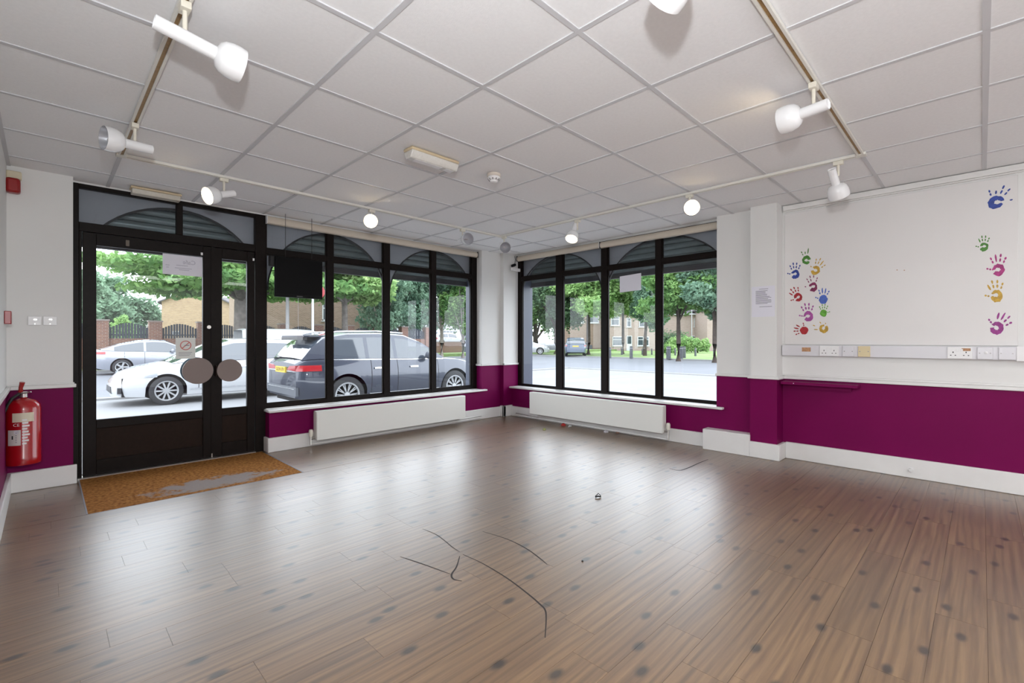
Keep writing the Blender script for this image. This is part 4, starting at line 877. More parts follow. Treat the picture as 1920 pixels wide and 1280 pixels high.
bit('balloon_scrap', 1224, 818, 0.018, (0.62, 0.25, 0.20), 'pink scrap beside the green one by the radiator valve', 'scrap', 9)
bit('grit_scrap', 1092, 1052, 0.0038, (0.03, 0.03, 0.03), 'tiny dark crumb on the floor right of the scuffs', 'crumb', 10)

# paper on right window
pw = empty('paper_sheet', onx(1181, 527, XF + 0.02)); tag(pw, 'blank white paper sheet stuck on the right window glass', 'paper')
a, b = onx(1162, 513, XF + 0.022), onx(1202, 544, XF + 0.022)
MB().prism([(0, 0), (a.y - b.y, -0.012), (a.y - b.y, 0.19), (0, 0.205)], (XF + 0.022, b.y, b.z + 0.005), (0, 1, 0), (0, 0, 1), (0.0015, 0, 0)).build('sheet', PAPER, pw)

#EXTERIOR#
# ================================================================ street outside
GZ = -0.33
gnd = MB().add([(-60, 5.36, GZ), (140, 5.36, GZ), (140, 160, GZ), (-60, 160, GZ)], [(0,1,2,3)]).add([(5.36, -80, GZ), (140, -80, GZ), (140, 5.36, GZ), (5.36, 5.36, GZ)], [(0,1,2,3)]).build('ground_outside', ASPH); struct(gnd, 'grey tarmac of the two streets outside')
fc = MB().add([(-30, 5.36, GZ + 0.01), (19, 5.36, GZ + 0.01), (19, 15, GZ + 0.01), (-30, 15, GZ + 0.01)], [(0,1,2,3)]).add([(5.36, -60, GZ + 0.01), (19, -60, GZ + 0.01), (19, 5.36, GZ + 0.01), (5.36, 5.36, GZ + 0.01)], [(0,1,2,3)]).build('forecourt', CONC); struct(fc, 'pale concrete forecourt and parking bays outside the shop')
kb = MB().box(-30, 19, 14.85, 15.1, GZ, GZ + 0.06).box(18.9, 19.1, -60, 14.85, GZ, GZ + 0.05).build('kerb', KERB); struct(kb, 'stone kerb along the edge of the forecourt')
vg = MB().box(-40, 18, 28.0, 60, GZ - 0.1, GZ + 0.08).box(22, 120, 33, 35.9, GZ - 0.1, GZ + 0.25).build('verge_front', GRASSM); struct(vg, 'grass verges across the front street')
vg2 = MB().box(32.5, 60, -60, 32.9, GZ - 0.1, GZ + 0.07).build('verge_right', GRASSM); struct(vg2, 'grass green across the side street')
rd = MB().box(22.5, 90, 36.4, 90, GZ - 0.1, GZ + 0.8).build('raised_drive', ASPH); struct(rd, 'raised drive behind the low brick wall')
kb2 = MB().box(32.2, 32.5, -60, 30, GZ - 0.1, GZ + 0.1).box(-40, 18, 27.8, 28.0, GZ - 0.1, GZ + 0.1).build('kerb', KERB); struct(kb2, 'stone kerb of the far verges')

# ---------------------------------------------------------------- vehicles
TYRE = mat('tyre_rubber', (0.018, 0.018, 0.02), 0.75); ALLOY = mat('alloy_wheel', (0.409, 0.416, 0.429), 0.28, metal=0.7); WELL = mat('wheel_well_black', (0.01, 0.01, 0.011), 0.9)
CARGL = mat('car_glass', (0.035, 0.045, 0.06), 0.04, spec=0.9, coat=0.6); TAIL = mat('tail_lamp_red', (0.297, 0.013, 0.017), 0.15, coat=0.6); HEAD = mat('head_lamp', (0.363, 0.383, 0.409), 0.12, metal=0.3, coat=0.6)
CHROME = mat('chrome_strip', (0.75, 0.76, 0.78), 0.18, metal=0.9); SEAM = mat('panel_seam', (0.02, 0.02, 0.025), 0.7); PLY = mat('number_plate_yellow', (0.495, 0.343, 0.020), 0.45); GRILLE = mat('grille_black', (0.015, 0.015, 0.017), 0.4)
def itp(tab, x): return float(np.interp(x, [a for a, _ in tab], [b for _, b in tab]))
def make_car(spec, loc, heading, paint, label, group=None, detail=True):
    # local x runs from rear (0) to front (L); heading 0 = front towards +X, 180 = towards -X
    L, W_, wr, R_ = spec['L'], spec['W'], spec['wheels'], spec['R']
    e_ = empty(spec['name'], loc); tag(e_, label, spec['cat'], group)
    parts = []
    def pb(m_, name, mt, par=None):
        me = bpy.data.meshes.new(name); me.from_pydata(m_.v, [], m_.f); me.update(); me.polygons.foreach_set('use_smooth', m_.sm); me.set_sharp_from_angle(angle=R(42)); me.materials.append(mt)
        o = bpy.data.objects.new(name, me); COL.objects.link(o); o.parent = par or e_; return o
    hw = lambda x: W_ / 2 * itp(spec['plan'], x / L)
    top = lambda x: itp(spec['belt'], x)
    arch_r = R_ + 0.06
    def bot(x):
        z = itp(spec['bottom'], x)
        for wx in wr:
            dx = abs(x - wx)
            if dx < arch_r: z = max(z, R_ + math.sqrt(arch_r**2 - dx**2) * 1.0)
        return z
    xs_ = sorted(set(list(np.linspace(0, L, 46)) + [wx + arch_r * math.cos(a) for wx in wr for a in np.linspace(0, math.pi, 15)] + [wx + s * (arch_r + 0.001) for wx in wr for s in (-1, 1)]))
    def side(x, t):
        z0, z1 = bot(x), top(x); z = z0 + (z1 - z0) * t; zr = itp(spec['bottom'], x); q = (z - zr) / max(z1 - zr, 0.05)
        f = 0.93 + 0.07 * math.sin(min(1, max(0, q) / 0.55) * math.pi / 2) if q < 0.55 else 1.0 - 0.075 * ((q - 0.55) / 0.45) ** 2
        return hw(x) * f, z
    ts = [0, 0.12, 0.28, 0.45, 0.6, 0.75, 0.88, 0.96, 1.0]; K = len(ts)
    m_ = MB(); vs = []
    for x in xs_:
        sec = []
        for t in ts: w, z = side(x, t); sec.append((x, -w, z))
        w, z = side(x, 1.0); sec += [(x, -w * 0.93, z + 0.018), (x, -w * 0.5, z + 0.035), (x, 0, z + 0.042)]
        full = sec + [(x, -p[1], p[2]) for p in reversed(sec[:-1])]; vs += full
    n = len(vs) // len(xs_)
    fs = []
    for i in range(len(xs_) - 1):
        for k in range(n - 1): fs.append((i*n+k, (i+1)*n+k, (i+1)*n+k+1, i*n+k+1))
    fs += [tuple(range(n)), tuple((len(xs_)-1)*n + k for k in range(n-1, -1, -1))]
    m_.add(vs, fs, True); pb(m_, 'body', paint)
    # underside and wells
    mz = min(z for _, z in spec['bottom']); m_ = MB().box(0.15, L - 0.15, -W_ / 2 + 0.22, W_ / 2 - 0.22, mz + 0.02, 0.62); pb(m_, 'underbody', WELL)
    # greenhouse
    gx0, gx1 = spec['roof'][0][0], spec['roof'][-1][0]; GX_ = sorted(set(list(np.linspace(gx0, gx1, 40)) + [a for a, _ in spec['roof']]))
    def gh(x, t):
        zb, zr = top(x) + 0.012, itp(spec['roof'], x); wb = hw(x) * 0.925; ins = spec.get('tumble', 0.17)
        z = zb + (zr - zb) * t; w = wb - ins * t * (zr - zb) / 0.5
        return w, z
    tg = [0, 0.3, 0.6, 0.82, 0.95]
    glass = MB(); metal = MB()
    def sect(x):
        s = [(x, -gh(x, t)[0], gh(x, t)[1]) for t in tg]; w, z = gh(x, 1.0); s += [(x, -w * 0.94, z), (x, -w * 0.5, z + 0.022), (x, 0, z + 0.028)]; return s + [(p[0], -p[1], p[2]) for p in reversed(s[:-1])]
    S = [sect(x) for x in GX_]; nn = len(S[0])
    rise = lambda x: itp(spec['roof'], x) - top(x)
    rf0, rf1 = spec['roofspan']
    for i in range(len(S) - 1):
        xm = (GX_[i] + GX_[i+1]) / 2
        for k in range(nn - 1):
            sidek = k < 4 or k >= nn - 5; is_top = not sidek
            pillar = any(a <= xm <= b for a, b in spec['pillars'])
            if is_top: g = not (rf0 <= xm <= rf1)
            else:
                kk = k if k < 4 else nn - 2 - k
                g = (not pillar) and kk < 3 and rise(xm) > 0.13 and (spec['win'][0] <= xm <= spec['win'][1])
            (glass if g else metal).add([S[i][k], S[i+1][k], S[i+1][k+1], S[i][k+1]], [(0,1,2,3)], True)
    pb(metal, 'roof_and_pillars', paint); pb(glass, 'windows', CARGL)
    # wheels
    for wx in wr:
        for s in (-1, 1):
            w = bpy.data.objects.new('wheel', None); COL.objects.link(w); w.parent = e_; w.location = (wx, s * (hw(wx) - 0.125), R_)
            prof = [(R_ * 0.66, -0.10), (R_ * 0.9, -0.105), (R_, -0.085), (R_, 0.085), (R_ * 0.9, 0.105), (R_ * 0.68, 0.10), (R_ * 0.66, 0.08)]
            pb(MB().lathe(prof, (0, 0, 0), (0, s, 0), 36), 'tyre', TYRE, w)
            pb(MB().lathe([(R_ * 0.66, 0.09), (R_ * 0.70, 0.101), (R_ * 0.62, 0.098), (R_ * 0.60, 0.07)], (0, 0, 0), (0, s, 0), 36), 'rim_edge', ALLOY, w)
            pb(MB().lathe([(0.001, 0.02), (R_ * 0.66, 0.02)], (0, 0, 0), (0, s, 0), 24), 'brake_disc', WELL, w)
            sp = MB(); ns = spec['spokes']
            for k in range(ns):
                for off in spec['split']:
                    a = 2*math.pi*k/ns + off; a2 = 2*math.pi*k/ns + off * spec.get('vee', 1.0); c0, s0, c1, s1 = math.cos(a2), math.sin(a2), math.cos(a), math.sin(a); r0, r1 = R_ * 0.12, R_ * 0.63; ww = spec['spw']
                    ps_ = [Vector((c0*r0, 0, s0*r0)), Vector((c1*r1, 0, s1*r1))]; nrm = (ps_[1] - ps_[0]).normalized(); t = Vector((-nrm.z, 0, nrm.x)) * ww
                    q = [ps_[0] + t, ps_[0] - t, ps_[1] - t * 1.1, ps_[1] + t * 1.1]
                    sp.add([(p.x, s * 0.075, p.z) for p in q] + [(p.x, s * 0.05, p.z) for p in q], [(0,1,2,3), (0,4,5,1), (1,5,6,2), (2,6,7,3), (3,7,4,0)])
            sp.lathe([(0.001, 0.082), (R_ * 0.16, 0.08), (R_ * 0.17, 0.05)], (0, 0, 0), (0, s, 0), 16)
            pb(sp, 'spokes', ALLOY, w)
    # patches on the body side: (x0,x1,t0,t1)
    def patch(name, mt, x0, x1, z0, z1, off=0.006, sides=(-1, 1), nx=8, nz=3):
        for s in sides:
            m2 = MB(); vs = []
            for i in range(nx + 1):
                x = x0 + (x1 - x0) * i / nx
                za, zb = (z0(x) if callable(z0) else z0), (z1(x) if callable(z1) else z1)
                for k in range(nz + 1):
                    z = za + (zb - za) * k / nz; t = (z - bot(x)) / max(top(x) - bot(x), 0.01); w, zz = side(x, min(max(t, 0), 1)); vs.append((x, s * (w + off), z))
            m2.add(vs, [(i*(nz+1)+k, (i+1)*(nz+1)+k, (i+1)*(nz+1)+k+1, i*(nz+1)+k+1) for i in range(nx) for k in range(nz)], True); pb(m2, name, mt)
    for x in spec['seams']: patch('door_seam', SEAM, x - 0.006, x + 0.006, max(bot(x), 0.3) + 0.03, lambda q: top(q) - 0.01, 0.003, nx=1, nz=8)
    for x in spec['handles']: patch('door_handle', CHROME if detail else paint, x, x + 0.2, spec['hz'], spec['hz'] + 0.03, 0.028, nx=3)
    patch('sill_strip', CHROME, wr[0] + arch_r + 0.05, wr[1] - arch_r - 0.05, spec['bottom'][1][1] + 0.10, spec['bottom'][1][1] + 0.125, 0.008, nx=10, nz=1)
    if spec.get('belt_chrome'): patch('belt_trim', CHROME, spec['win'][0], spec['win'][1] + 0.25, lambda q: top(q) - 0.012, lambda q: top(q) + 0.004, 0.006, nx=16, nz=1)
    x0, x1, z0, z1 = spec['tail']; patch('tail_lamp', TAIL, x0, x1, z0, z1, 0.008)
    x0, x1, z0, z1 = spec['head']; patch('head_lamp', HEAD, x0, x1, z0, z1, 0.010)
    # mirrors
    mxp = spec['mirror']
    for s in (-1, 1):
        y0 = s * (hw(mxp) * 0.93); mm_ = MB().lathe([(0.001, 0), (0.06, 0.01), (0.085, 0.05), (0.075, 0.12), (0.03, 0.155), (0.001, 0.16)], (mxp, y0 + s * 0.06, top(mxp) + 0.07), (0.1, s, 0.12), 14); mm_.tube([(mxp, y0 - s * 0.03, top(mxp) + 0.03), (mxp, y0 + s * 0.10, top(mxp) + 0.07)], 0.022, 8); pb(mm_, 'door_mirror', spec.get('mirror_mat', paint))
    # tail end: plate, rear strip, bumper
    pz = spec['plate_z']; pb(MB().box(-0.03, 0.012, -0.26, 0.26, pz, pz + 0.11), 'number_plate', PLY)
    e_.rotation_euler = (0, 0, R(heading))
    # place so that loc is the ground point under the rear axle middle, near side adjusted by caller
    return e_
suv = dict(name='suv', cat='car', L=4.48, W=1.86, wheels=(0.93, 3.61), R=0.362, plan=[(0, 0.80), (0.03, 0.90), (0.10, 0.985), (0.3, 1.0), (0.7, 1.0), (0.88, 0.95), (0.96, 0.82), (1.0, 0.66)],
  belt=[(0, 0.98), (0.12, 1.06), (0.5, 1.075), (2.4, 1.035), (3.15, 1.03), (3.7, 0.99), (4.15, 0.90), (4.38, 0.78), (4.48, 0.62)], bottom=[(0, 0.36), (0.35, 0.24), (4.0, 0.22), (4.48, 0.30)],
  roof=[(0.10, 1.08), (0.30, 1.33), (0.52, 1.50), (1.0, 1.585), (1.7, 1.60), (2.3, 1.565), (2.75, 1.40), (3.30, 1.045)], roofspan=(0.46, 2.45), pillars=[(0.0, 0.62), (1.35, 1.41), (2.02, 2.07), (2.98, 3.4)], win=(0.62, 3.02), tumble=0.16,
  spokes=10, split=(-0.09, 0.09), vee=0.3, spw=0.008, seams=(1.02 + 0.42, 2.05, 3.1), handles=(1.5, 2.35), hz=0.86, tail=(0.0, 0.42, 0.86, 0.97), head=(3.98, 4.40, 0.70, 0.82), mirror=2.78, plate_z=0.82, belt_chrome=True, mirror_mat=mat('mirror_dark', (0.06, 0.065, 0.08), 0.3))
hatch = dict(name='hatchback_car', cat='car', L=4.36, W=1.82, wheels=(0.80, 3.45), R=0.318, plan=[(0, 0.80), (0.06, 0.95), (0.25, 1.0), (0.7, 1.0), (0.88, 0.94), (0.96, 0.80), (1.0, 0.55)],
  belt=[(0, 0.88), (0.2, 0.98), (0.6, 1.0), (2.4, 0.94), (2.95, 0.95), (3.4, 0.90), (3.9, 0.80), (4.2, 0.68), (4.36, 0.5)], bottom=[(0, 0.32), (0.35, 0.22), (3.9, 0.20), (4.36, 0.24)],
  roof=[(0.10, 1.0), (0.42, 1.32), (0.9, 1.44), (1.7, 1.475), (2.1, 1.46), (2.5, 1.33), (3.35, 0.93)], roofspan=(0.42, 2.2), pillars=[(0.0, 0.45), (1.62, 1.68), (2.72, 3.4)], win=(0.45, 2.9), tumble=0.17,
  spokes=10, split=(0.0,), spw=0.016, seams=(0.98, 1.65, 2.85), handles=(1.15, 1.85), hz=0.80, tail=(0.0, 0.3, 0.75, 0.95), head=(3.62, 4.20, 0.63, 0.72), mirror=2.62, plate_z=0.72, belt_chrome=False)
fast = dict(hatch, name='hatchback_car', L=4.47, W=1.82, wheels=(0.90, 3.60), belt=[(0, 0.94), (0.1, 1.02), (0.6, 0.98), (2.6, 0.91), (3.0, 0.92), (3.5, 0.88), (4.1, 0.75), (4.47, 0.5)],
  roof=[(0.25, 1.04), (0.9, 1.28), (1.5, 1.42), (2.0, 1.45), (2.4, 1.42), (3.40, 0.92)], roofspan=(0.2, 2.4), pillars=[(0.0, 0.55), (1.62, 1.68), (2.9, 3.5)], win=(0.62, 2.9), spokes=5, spw=0.03, tail=(0.0, 0.38, 0.86, 0.96), handles=(0.98, 1.85))
vanS = dict(name='van', cat='van', L=5.0, W=1.95, wheels=(0.95, 4.0), R=0.33, plan=[(0, 0.95), (0.05, 1.0), (0.8, 1.0), (0.93, 0.92), (1.0, 0.70)],
  belt=[(0, 1.05), (0.05, 1.10), (3.6, 1.10), (4.1, 1.08), (4.6, 0.98), (4.9, 0.8), (5.0, 0.6)], bottom=[(0, 0.4), (0.35, 0.28), (4.6, 0.25), (5.0, 0.3)],
  roof=[(0.02, 1.9), (0.2, 1.97), (2.6, 1.98), (3.3, 1.93), (3.6, 1.80), (4.45, 1.06)], roofspan=(0.0, 3.4), pillars=[(0.0, 2.75), (3.62, 3.70)], win=(2.75, 4.1), tumble=0.09,
  spokes=8, split=(0.0,), spw=0.02, seams=(1.3, 2.7, 3.7), handles=(2.9,), hz=0.95, tail=(0.0, 0.12, 0.9, 1.08), head=(4.55, 4.9, 0.75, 0.9), mirror=3.75, plate_z=0.7)
PAINT_SUV = mat('car_paint_slate_grey', (0.034, 0.040, 0.060), 0.28, metal=0.35, coat=1.0); PAINT_W = mat('car_paint_white', (0.41, 0.42, 0.435), 0.3, coat=1.0); PAINT_S = mat('car_paint_silver_grey', (0.238, 0.251, 0.290), 0.32, metal=0.3, coat=1.0); PAINT_B = mat('car_paint_blue_grey', (0.099, 0.125, 0.178), 0.3, metal=0.3, coat=1.0); PAINT_V = mat('van_paint_white', (0.42, 0.43, 0.44), 0.4, coat=0.5)
def park(spec, near_y, rear_axle_x, heading, paint, label, z=GZ + 0.01):
    # near_y: Y of the near body side
    W_ = spec['W']; wx = spec['wheels'][0]
    c = near_y + W_ / 2; x = rear_axle_x - wx if heading == 0 else rear_axle_x + wx
    return make_car(spec, (x, c, z), heading, paint, label)
s_o = park(suv, 8.80, X1(649, 8.9), 0, PAINT_SUV, 'dark slate grey estate car parked nearest the front window')
def suv_part(m_, name, mt):
    me = bpy.data.meshes.new(name); me.from_pydata(m_.v, [], m_.f); me.update(); me.polygons.foreach_set('use_smooth', m_.sm); me.materials.append(mt); o = bpy.data.objects.new(name, me); COL.objects.link(o); o.parent = s_o; return o
# rear details of the SUV
m = MB().box(-0.012, 0.02, -0.72, 0.72, 0.845, 0.865); suv_part(m, 'boot_trim', CHROME)
for s in (-1, 1): suv_part(MB().prism([(0.30, 0.88), (0.72, 0.865), (0.74, 0.97), (0.45, 0.955)], (-0.012, 0, 0), (0, s, 0), (0, 0, 1), (0.05, 0, 0)), 'tail_lamp', TAIL)
suv_part(MB().box(-0.02, 0.03, -0.78, 0.78, 0.40, 0.56), 'rear_bumper', mat('bumper_grey', (0.066, 0.073, 0.086), 0.5)); suv_part(MB().box(-0.026, 0.0, -0.7, 0.7, 0.52, 0.54), 'bumper_trim', CHROME)
suv_part(MB().box(0.20, 0.62, -0.58, 0.58, 1.505, 1.535), 'roof_spoiler', PAINT_SUV); suv_part(MB().box(0.19, 0.27, -0.57, 0.57, 1.45, 1.504), 'spoiler_lip', GRILLE)
for s in (-1, 1): suv_part(MB().tube([(0.62, s * 0.60, 1.57), (0.85, s * 0.60, 1.615), (1.7, s * 0.60, 1.635), (2.35, s * 0.60, 1.595)], 0.016, 8), 'roof_rail', CHROME)
suv_part(MB().tube([(0.06, 0.05, 1.10), (0.02, 0.35, 1.13)], 0.01, 6), 'rear_wiper', GRILLE)
tx = text_obj('plate_characters', 'GU24 UTV', 0.095, (-0.0315, 0, 0.875), (0, -1, 0), (0, 0, 1), BLACKM); tx.parent = s_o; tx.matrix_parent_inverse = Matrix.Identity(4)
f_o = park(hatch, 12.75, X1(313.5, 12.75) + 2.65, 180, PAINT_W, 'white hatchback parked behind the grey estate, nose towards the left')
def front_part(o_, m_, name, mt):
    me = bpy.data.meshes.new(name); me.from_pydata(m_.v, [], m_.f); me.update(); me.polygons.foreach_set('use_smooth', m_.sm); me.materials.append(mt); o = bpy.data.objects.new(name, me); COL.objects.link(o); o.parent = o_; return o
front_part(f_o, MB().prism([(-0.5, 0.30), (0.5, 0.30), (0.42, 0.44), (-0.42, 0.44)], (4.345, 0, 0), (0, 1, 0), (0, 0, 1), (0.03, 0, 0)), 'grille', GRILLE)
for s in (-1, 1): front_part(f_o, MB().prism([(0.56, 0.28), (0.74, 0.30), (0.72, 0.42), (0.60, 0.42)], (4.22, 0, 0), (0, s, 0), (0, 0, 1), (0.06, 0, 0)), 'fog_lamp_recess', GRILLE)
i_o = park(fast, 25.2, X1(228, 25.4), 0, PAINT_S, 'silver grey fastback car parked on the far side of the street')
v_o = park(vanS, 24.0, X1(612, 25) - 3.35, 0, PAINT_V, 'white panel van across the street behind the white hatchback')
# far cars
c1 = make_car(hatch, (31.2, 32.4, GZ + 0.08), -46, PAINT_W, 'small white car far off seen through the right window')
g = ground(1078, 40); c2 = make_car(dict(suv, seams=()), (g.x - 0.3, g.y - 0.3, GZ + 0.05), 38, PAINT_B, 'blue grey car seen from behind far off through the right window')
g = ground(842, 58); c3 = make_car(hatch, (g.x - 2.0, g.y + 0.5, GZ + 0.8), -20, PAINT_W, 'far white car above the low brick wall')
g = ground(775, 52); c4 = make_car(fast, (g.x - 3.2, g.y, GZ + 0.8), 0, PAINT_B, 'far dark car behind the windscreen of the grey estate')

# ---------------------------------------------------------------- brick wall with fence panels
yw_ = 30.0
fw = empty('brick_boundary_wall', (5, yw_, GZ)); tag(fw, 'red brick garden wall with charcoal arched fence panels across the street', 'wall')
px_edges = [X1(190, yw_) + k * (X1(291.5, yw_) - X1(190, yw_)) for k in range(-5, 10)]
bx('wall_base', BR_RED, (px_edges[0], px_edges[-1], yw_, yw_ + 0.22, GZ, 1.2), fw)
for k, x in enumerate(px_edges):
    bx('pier', BR_RED, (x - 0.27, x + 0.27, yw_ - 0.12, yw_ + 0.34, GZ, 2.06), fw); bx('pier_cap', mat('coping', (0.231, 0.198, 0.185), 0.8), (x - 0.31, x + 0.31, yw_ - 0.16, yw_ + 0.38, 2.06, 2.12), fw)
    if k < len(px_edges) - 1:
        a, b = x + 0.28, px_edges[k+1] - 0.28; ns = 13; w = (b - a) / ns
        pn = bpy.data.objects.new('fence_panel', None); COL.objects.link(pn); pn.parent = fw; pn.matrix_parent_inverse = fw.matrix_basis.inverted()
        for q in range(ns):
            t = (q + 0.5) / ns; zt = 1.72 + 0.26 * math.sin(math.pi * t)
            o = MB().box(a + q * w + 0.012, a + (q + 1) * w - 0.012, yw_ + 0.08 + (0.02 if q % 2 else 0), yw_ + 0.10 + (0.02 if q % 2 else 0), 1.2, zt).build('fence_board', FENCE); o.parent = pn
        o = MB().box(a, b, yw_ + 0.125, yw_ + 0.16, 1.35, 1.42).build('fence_rail', FENCE); o.parent = pn
g0, g1 = ground(793, 44, GZ), ground(864, 44, GZ)
lw = empty('low_brick_wall', (0, 0, 0)); tag(lw, 'low red brick wall beyond the grass strip', 'wall')
bx('wall_body', BR_RED, (X1(740, 36), X1(866, 36), 36.0, 36.25, GZ, 0.92), lw); bx('coping_course', mat('coping', (0.231, 0.198, 0.185), 0.8), (X1(740, 36), X1(866, 36), 35.97, 36.28, 0.92, 0.98), lw)

# ---------------------------------------------------------------- houses
def house(name, loc, rot, w, l, h, wallm, label, roof_h=2.2, wins=(), gable='x', roofm=ROOF, extras=None):
    # local: front face at y=0 (width w along x), depth l along +y
    e_ = empty(name, loc); tag(e_, label, 'house')
    def pb(m_, nm, mt, par=None): 
        me = bpy.data.meshes.new(nm); me.from_pydata(m_.v, [], m_.f); me.update(); me.materials.append(mt); o = bpy.data.objects.new(nm, me); COL.objects.link(o); o.parent = par or e_; return o
    pb(MB().box(0, w, 0, l, 0, h), 'walls', wallm)
    ov = 0.35
    if gable == 'x':   # ridge along x, eaves at front
        pb(MB().prism([(-ov, 0), (l / 2, roof_h), (l + ov, 0)], (-ov, 0, h), (0, 1, 0), (0, 0, 1), (w + 2 * ov, 0, 0)), 'roof', roofm)
    else:              # ridge along y, gable at front
        pb(MB().prism([(0, 0), (w / 2, roof_h), (w, 0)], (0, 0.02, h), (1, 0, 0), (0, 0, 1), (0, l - 0.04, 0)), 'gable', wallm)
        for s in (0, 1):
            a = (-ov, -0.2) if s == 0 else (w + ov, -0.2); pb(MB().prism([a, (a[0], a[1] + 0.14), (w / 2, roof_h + 0.16), (w / 2, roof_h)], (0, -ov, h), (1, 0, 0), (0, 0, 1), (0, l + 2 * ov, 0)), 'roof_slope', roofm)
    pb(MB().box(-0.1, w + 0.1, -0.42 if gable == 'x' else -0.05, -0.02, h - 0.12, h + 0.02), 'fascia_board', UPVC) if gable == 'x' else None
    for (face, x0, x1, z0, z1, kind) in wins:
        f = bpy.data.objects.new('door' if kind == 'door' else 'window', None); COL.objects.link(f); f.parent = e_
        if face == 'f': M3 = lambda a0, a1, d0, d1, q0, q1: MB().box(a0, a1, -d1, -d0, q0, q1)
        elif face == 'l': M3 = lambda a0, a1, d0, d1, q0, q1: MB().box(-d1, -d0, a0, a1, q0, q1)
        else: M3 = lambda a0, a1, d0, d1, q0, q1: MB().box(w + d0, w + d1, a0, a1, q0, q1)
        t = 0.09; fr = M3(x0, x1, 0.0, 0.05, z0, z0 + t); 
        for bxx in (M3(x0, x1, 0.0, 0.05, z1 - t, z1), M3(x0, x0 + t, 0.0, 0.05, z0, z1), M3(x1 - t, x1, 0.0, 0.05, z0, z1)): fr.add(bxx.v, bxx.f)
        nm = max(1, int((x1 - x0) / 0.7))
        for k in range(1, nm): xx = x0 + (x1 - x0) * k / nm; q = M3(xx - 0.045, xx + 0.045, 0.0, 0.05, z0, z1); fr.add(q.v, q.f)
        if kind == 'window' and z1 - z0 > 0.9: q = M3(x0, x1, 0.0, 0.048, z1 - 0.45, z1 - 0.38); fr.add(q.v, q.f)
        pb(fr, 'frame', UPVC, f); pb(M3(x0 + 0.02, x1 - 0.02, 0.002, 0.02, z0 + 0.02, z1 - 0.02), 'pane', PANE, f)
        if kind == 'window': pb(M3(x0 - 0.08, x1 + 0.08, 0.0, 0.1, z0 - 0.08, z0), 'sill', UPVC, f)
        else: pb(M3(x0 + t, x1 - t, 0.02, 0.04, z0, z0 + 0.9), 'door_panel', UPVC, f)
    e_.rotation_euler = (0, 0, rot); return e_
# tan gabled house beyond the fence, its corner facing the shop
g = ground(303, 50)
house('brick_house', (g.x, g.y, GZ), R(45 - 90 + 32), 6.2, 16, 5.6, BR_TAN, 'tan brick gabled house beyond the fence seen through the doors', 1.6, [('l', 1, 3, 3.4, 4.6, 'window'), ('l', 5, 7, 3.4, 4.6, 'window'), ('l', 9, 11, 3.4, 4.6, 'window'), ('l', 1, 3.2, 0.9, 2.2, 'window'), ('l', 6, 8.4, 0.9, 2.2, 'window'), ('f', 0.9, 1.6, 2.0, 2.4, 'window')], gable='y')
g = ground(366, 70)
house('brick_house', (g.x, g.y, GZ), R(45 - 90 + 20), 9, 12, 6.0, BR_BROWN, 'brown brick house behind the tree trunk seen through the doors', 2.4, [('f', 0.6, 2.2, 3.6, 4.9, 'window'), ('f', 4, 5.6, 3.6, 4.9, 'window'), ('f', 1.0, 2.8, 0.9, 2.3, 'window'), ('l', 2, 4, 3.6, 4.9, 'window')])
x0 = X1(494, 37)
house('brick_house', (x0, 37, GZ), 0, X1(742, 37) - x0, 9, 5.8, BR_BROWN, 'large brown brick house wall behind the white van', 2.6, [('f', X1(604, 37) - x0, X1(624, 37) - x0, 3.0, 4.4, 'window'), ('f', X1(700, 37) - x0, X1(716, 37) - x0, 3.0, 4.2, 'window')])
x0 = X1(738, 66)
house('terrace_house', (x0, 66, GZ + 0.8), 0, 9.5, 8, 5.6, RENDERW, 'grey white terrace house far behind the birch trees', 2.6, [('f', 0.6, 3.0, 3.3, 4.6, 'window'), ('f', 5, 7.4, 3.3, 4.6, 'window'), ('f', 0.8, 3.2, 0.8, 2.1, 'window'), ('f', 6.2, 8.6, 0.8, 2.1, 'window')])
x0 = X1(822, 70)
house('terrace_house', (x0, 70, GZ + 0.8), 0, 12, 8, 4.2, RENDERW, 'low white terrace house far right of the birch trees', 2.8, [('f', 1, 4, 1.0, 2.4, 'window'), ('f', 6, 9, 1.0, 2.4, 'window')])
def front_house(nm, u0, dist, w, h, wallm, label, wins, rh=2.4, turn=0):
    g = ground(u0, dist); return house(nm, (g.x, g.y, GZ), YAW - R(90) + R(turn), w, 8, h, wallm, label, rh, wins)
front_house('brick_house', 1052, 62, 5.4, 8.2, BR_BROWN, 'dark brown brick house with white windows behind the far blue car', [('f', 1.2, 3.0, 3.7, 5.0, 'window'), ('f', 1.2, 3.0, 5.4, 6.4, 'window'), ('f', 3.7, 5.0, 3.7, 5.0, 'window'), ('f', 3.7, 5.0, 5.4, 6.4, 'window')])
front_house('semi_detached_house', 1138, 60, 6.5, 4.9, BR_PINK, 'pale pinkish semi detached house with a white door across the green', [('f', 0.5, 1.6, 3.3, 4.5, 'window'), ('f', 2.5, 3.1, 3.1, 4.3, 'window'), ('f', 4.1, 4.8, 3.1, 4.3, 'window'), ('f', 0.7, 2.0, 0.7, 1.9, 'window'), ('f', 2.5, 3.2, 0.05, 2.0, 'door'), ('f', 3.9, 5.4, 0.7, 1.9, 'window')], 1.9)
front_house('semi_detached_house', 1237, 62, 6.0, 4.9, BR_PINK, 'pale semi detached house partly hidden by the big tree and hedge', [('f', 0.5, 1.6, 0.7, 2.0, 'window'), ('f', 4.5, 5.4, 3.2, 4.3, 'window'), ('f', 4.0, 6.4, 1.0, 2.0, 'window')], 1.9)
front_house('semi_detached_house', 1326, 58, 8, 5.2, BR_PINK, 'pale house at the right edge of the right window', [('f', 1.0, 1.6, 0.6, 2.0, 'window'), ('f', 1.0, 1.6, 3.2, 4.4, 'window')], 1.9)

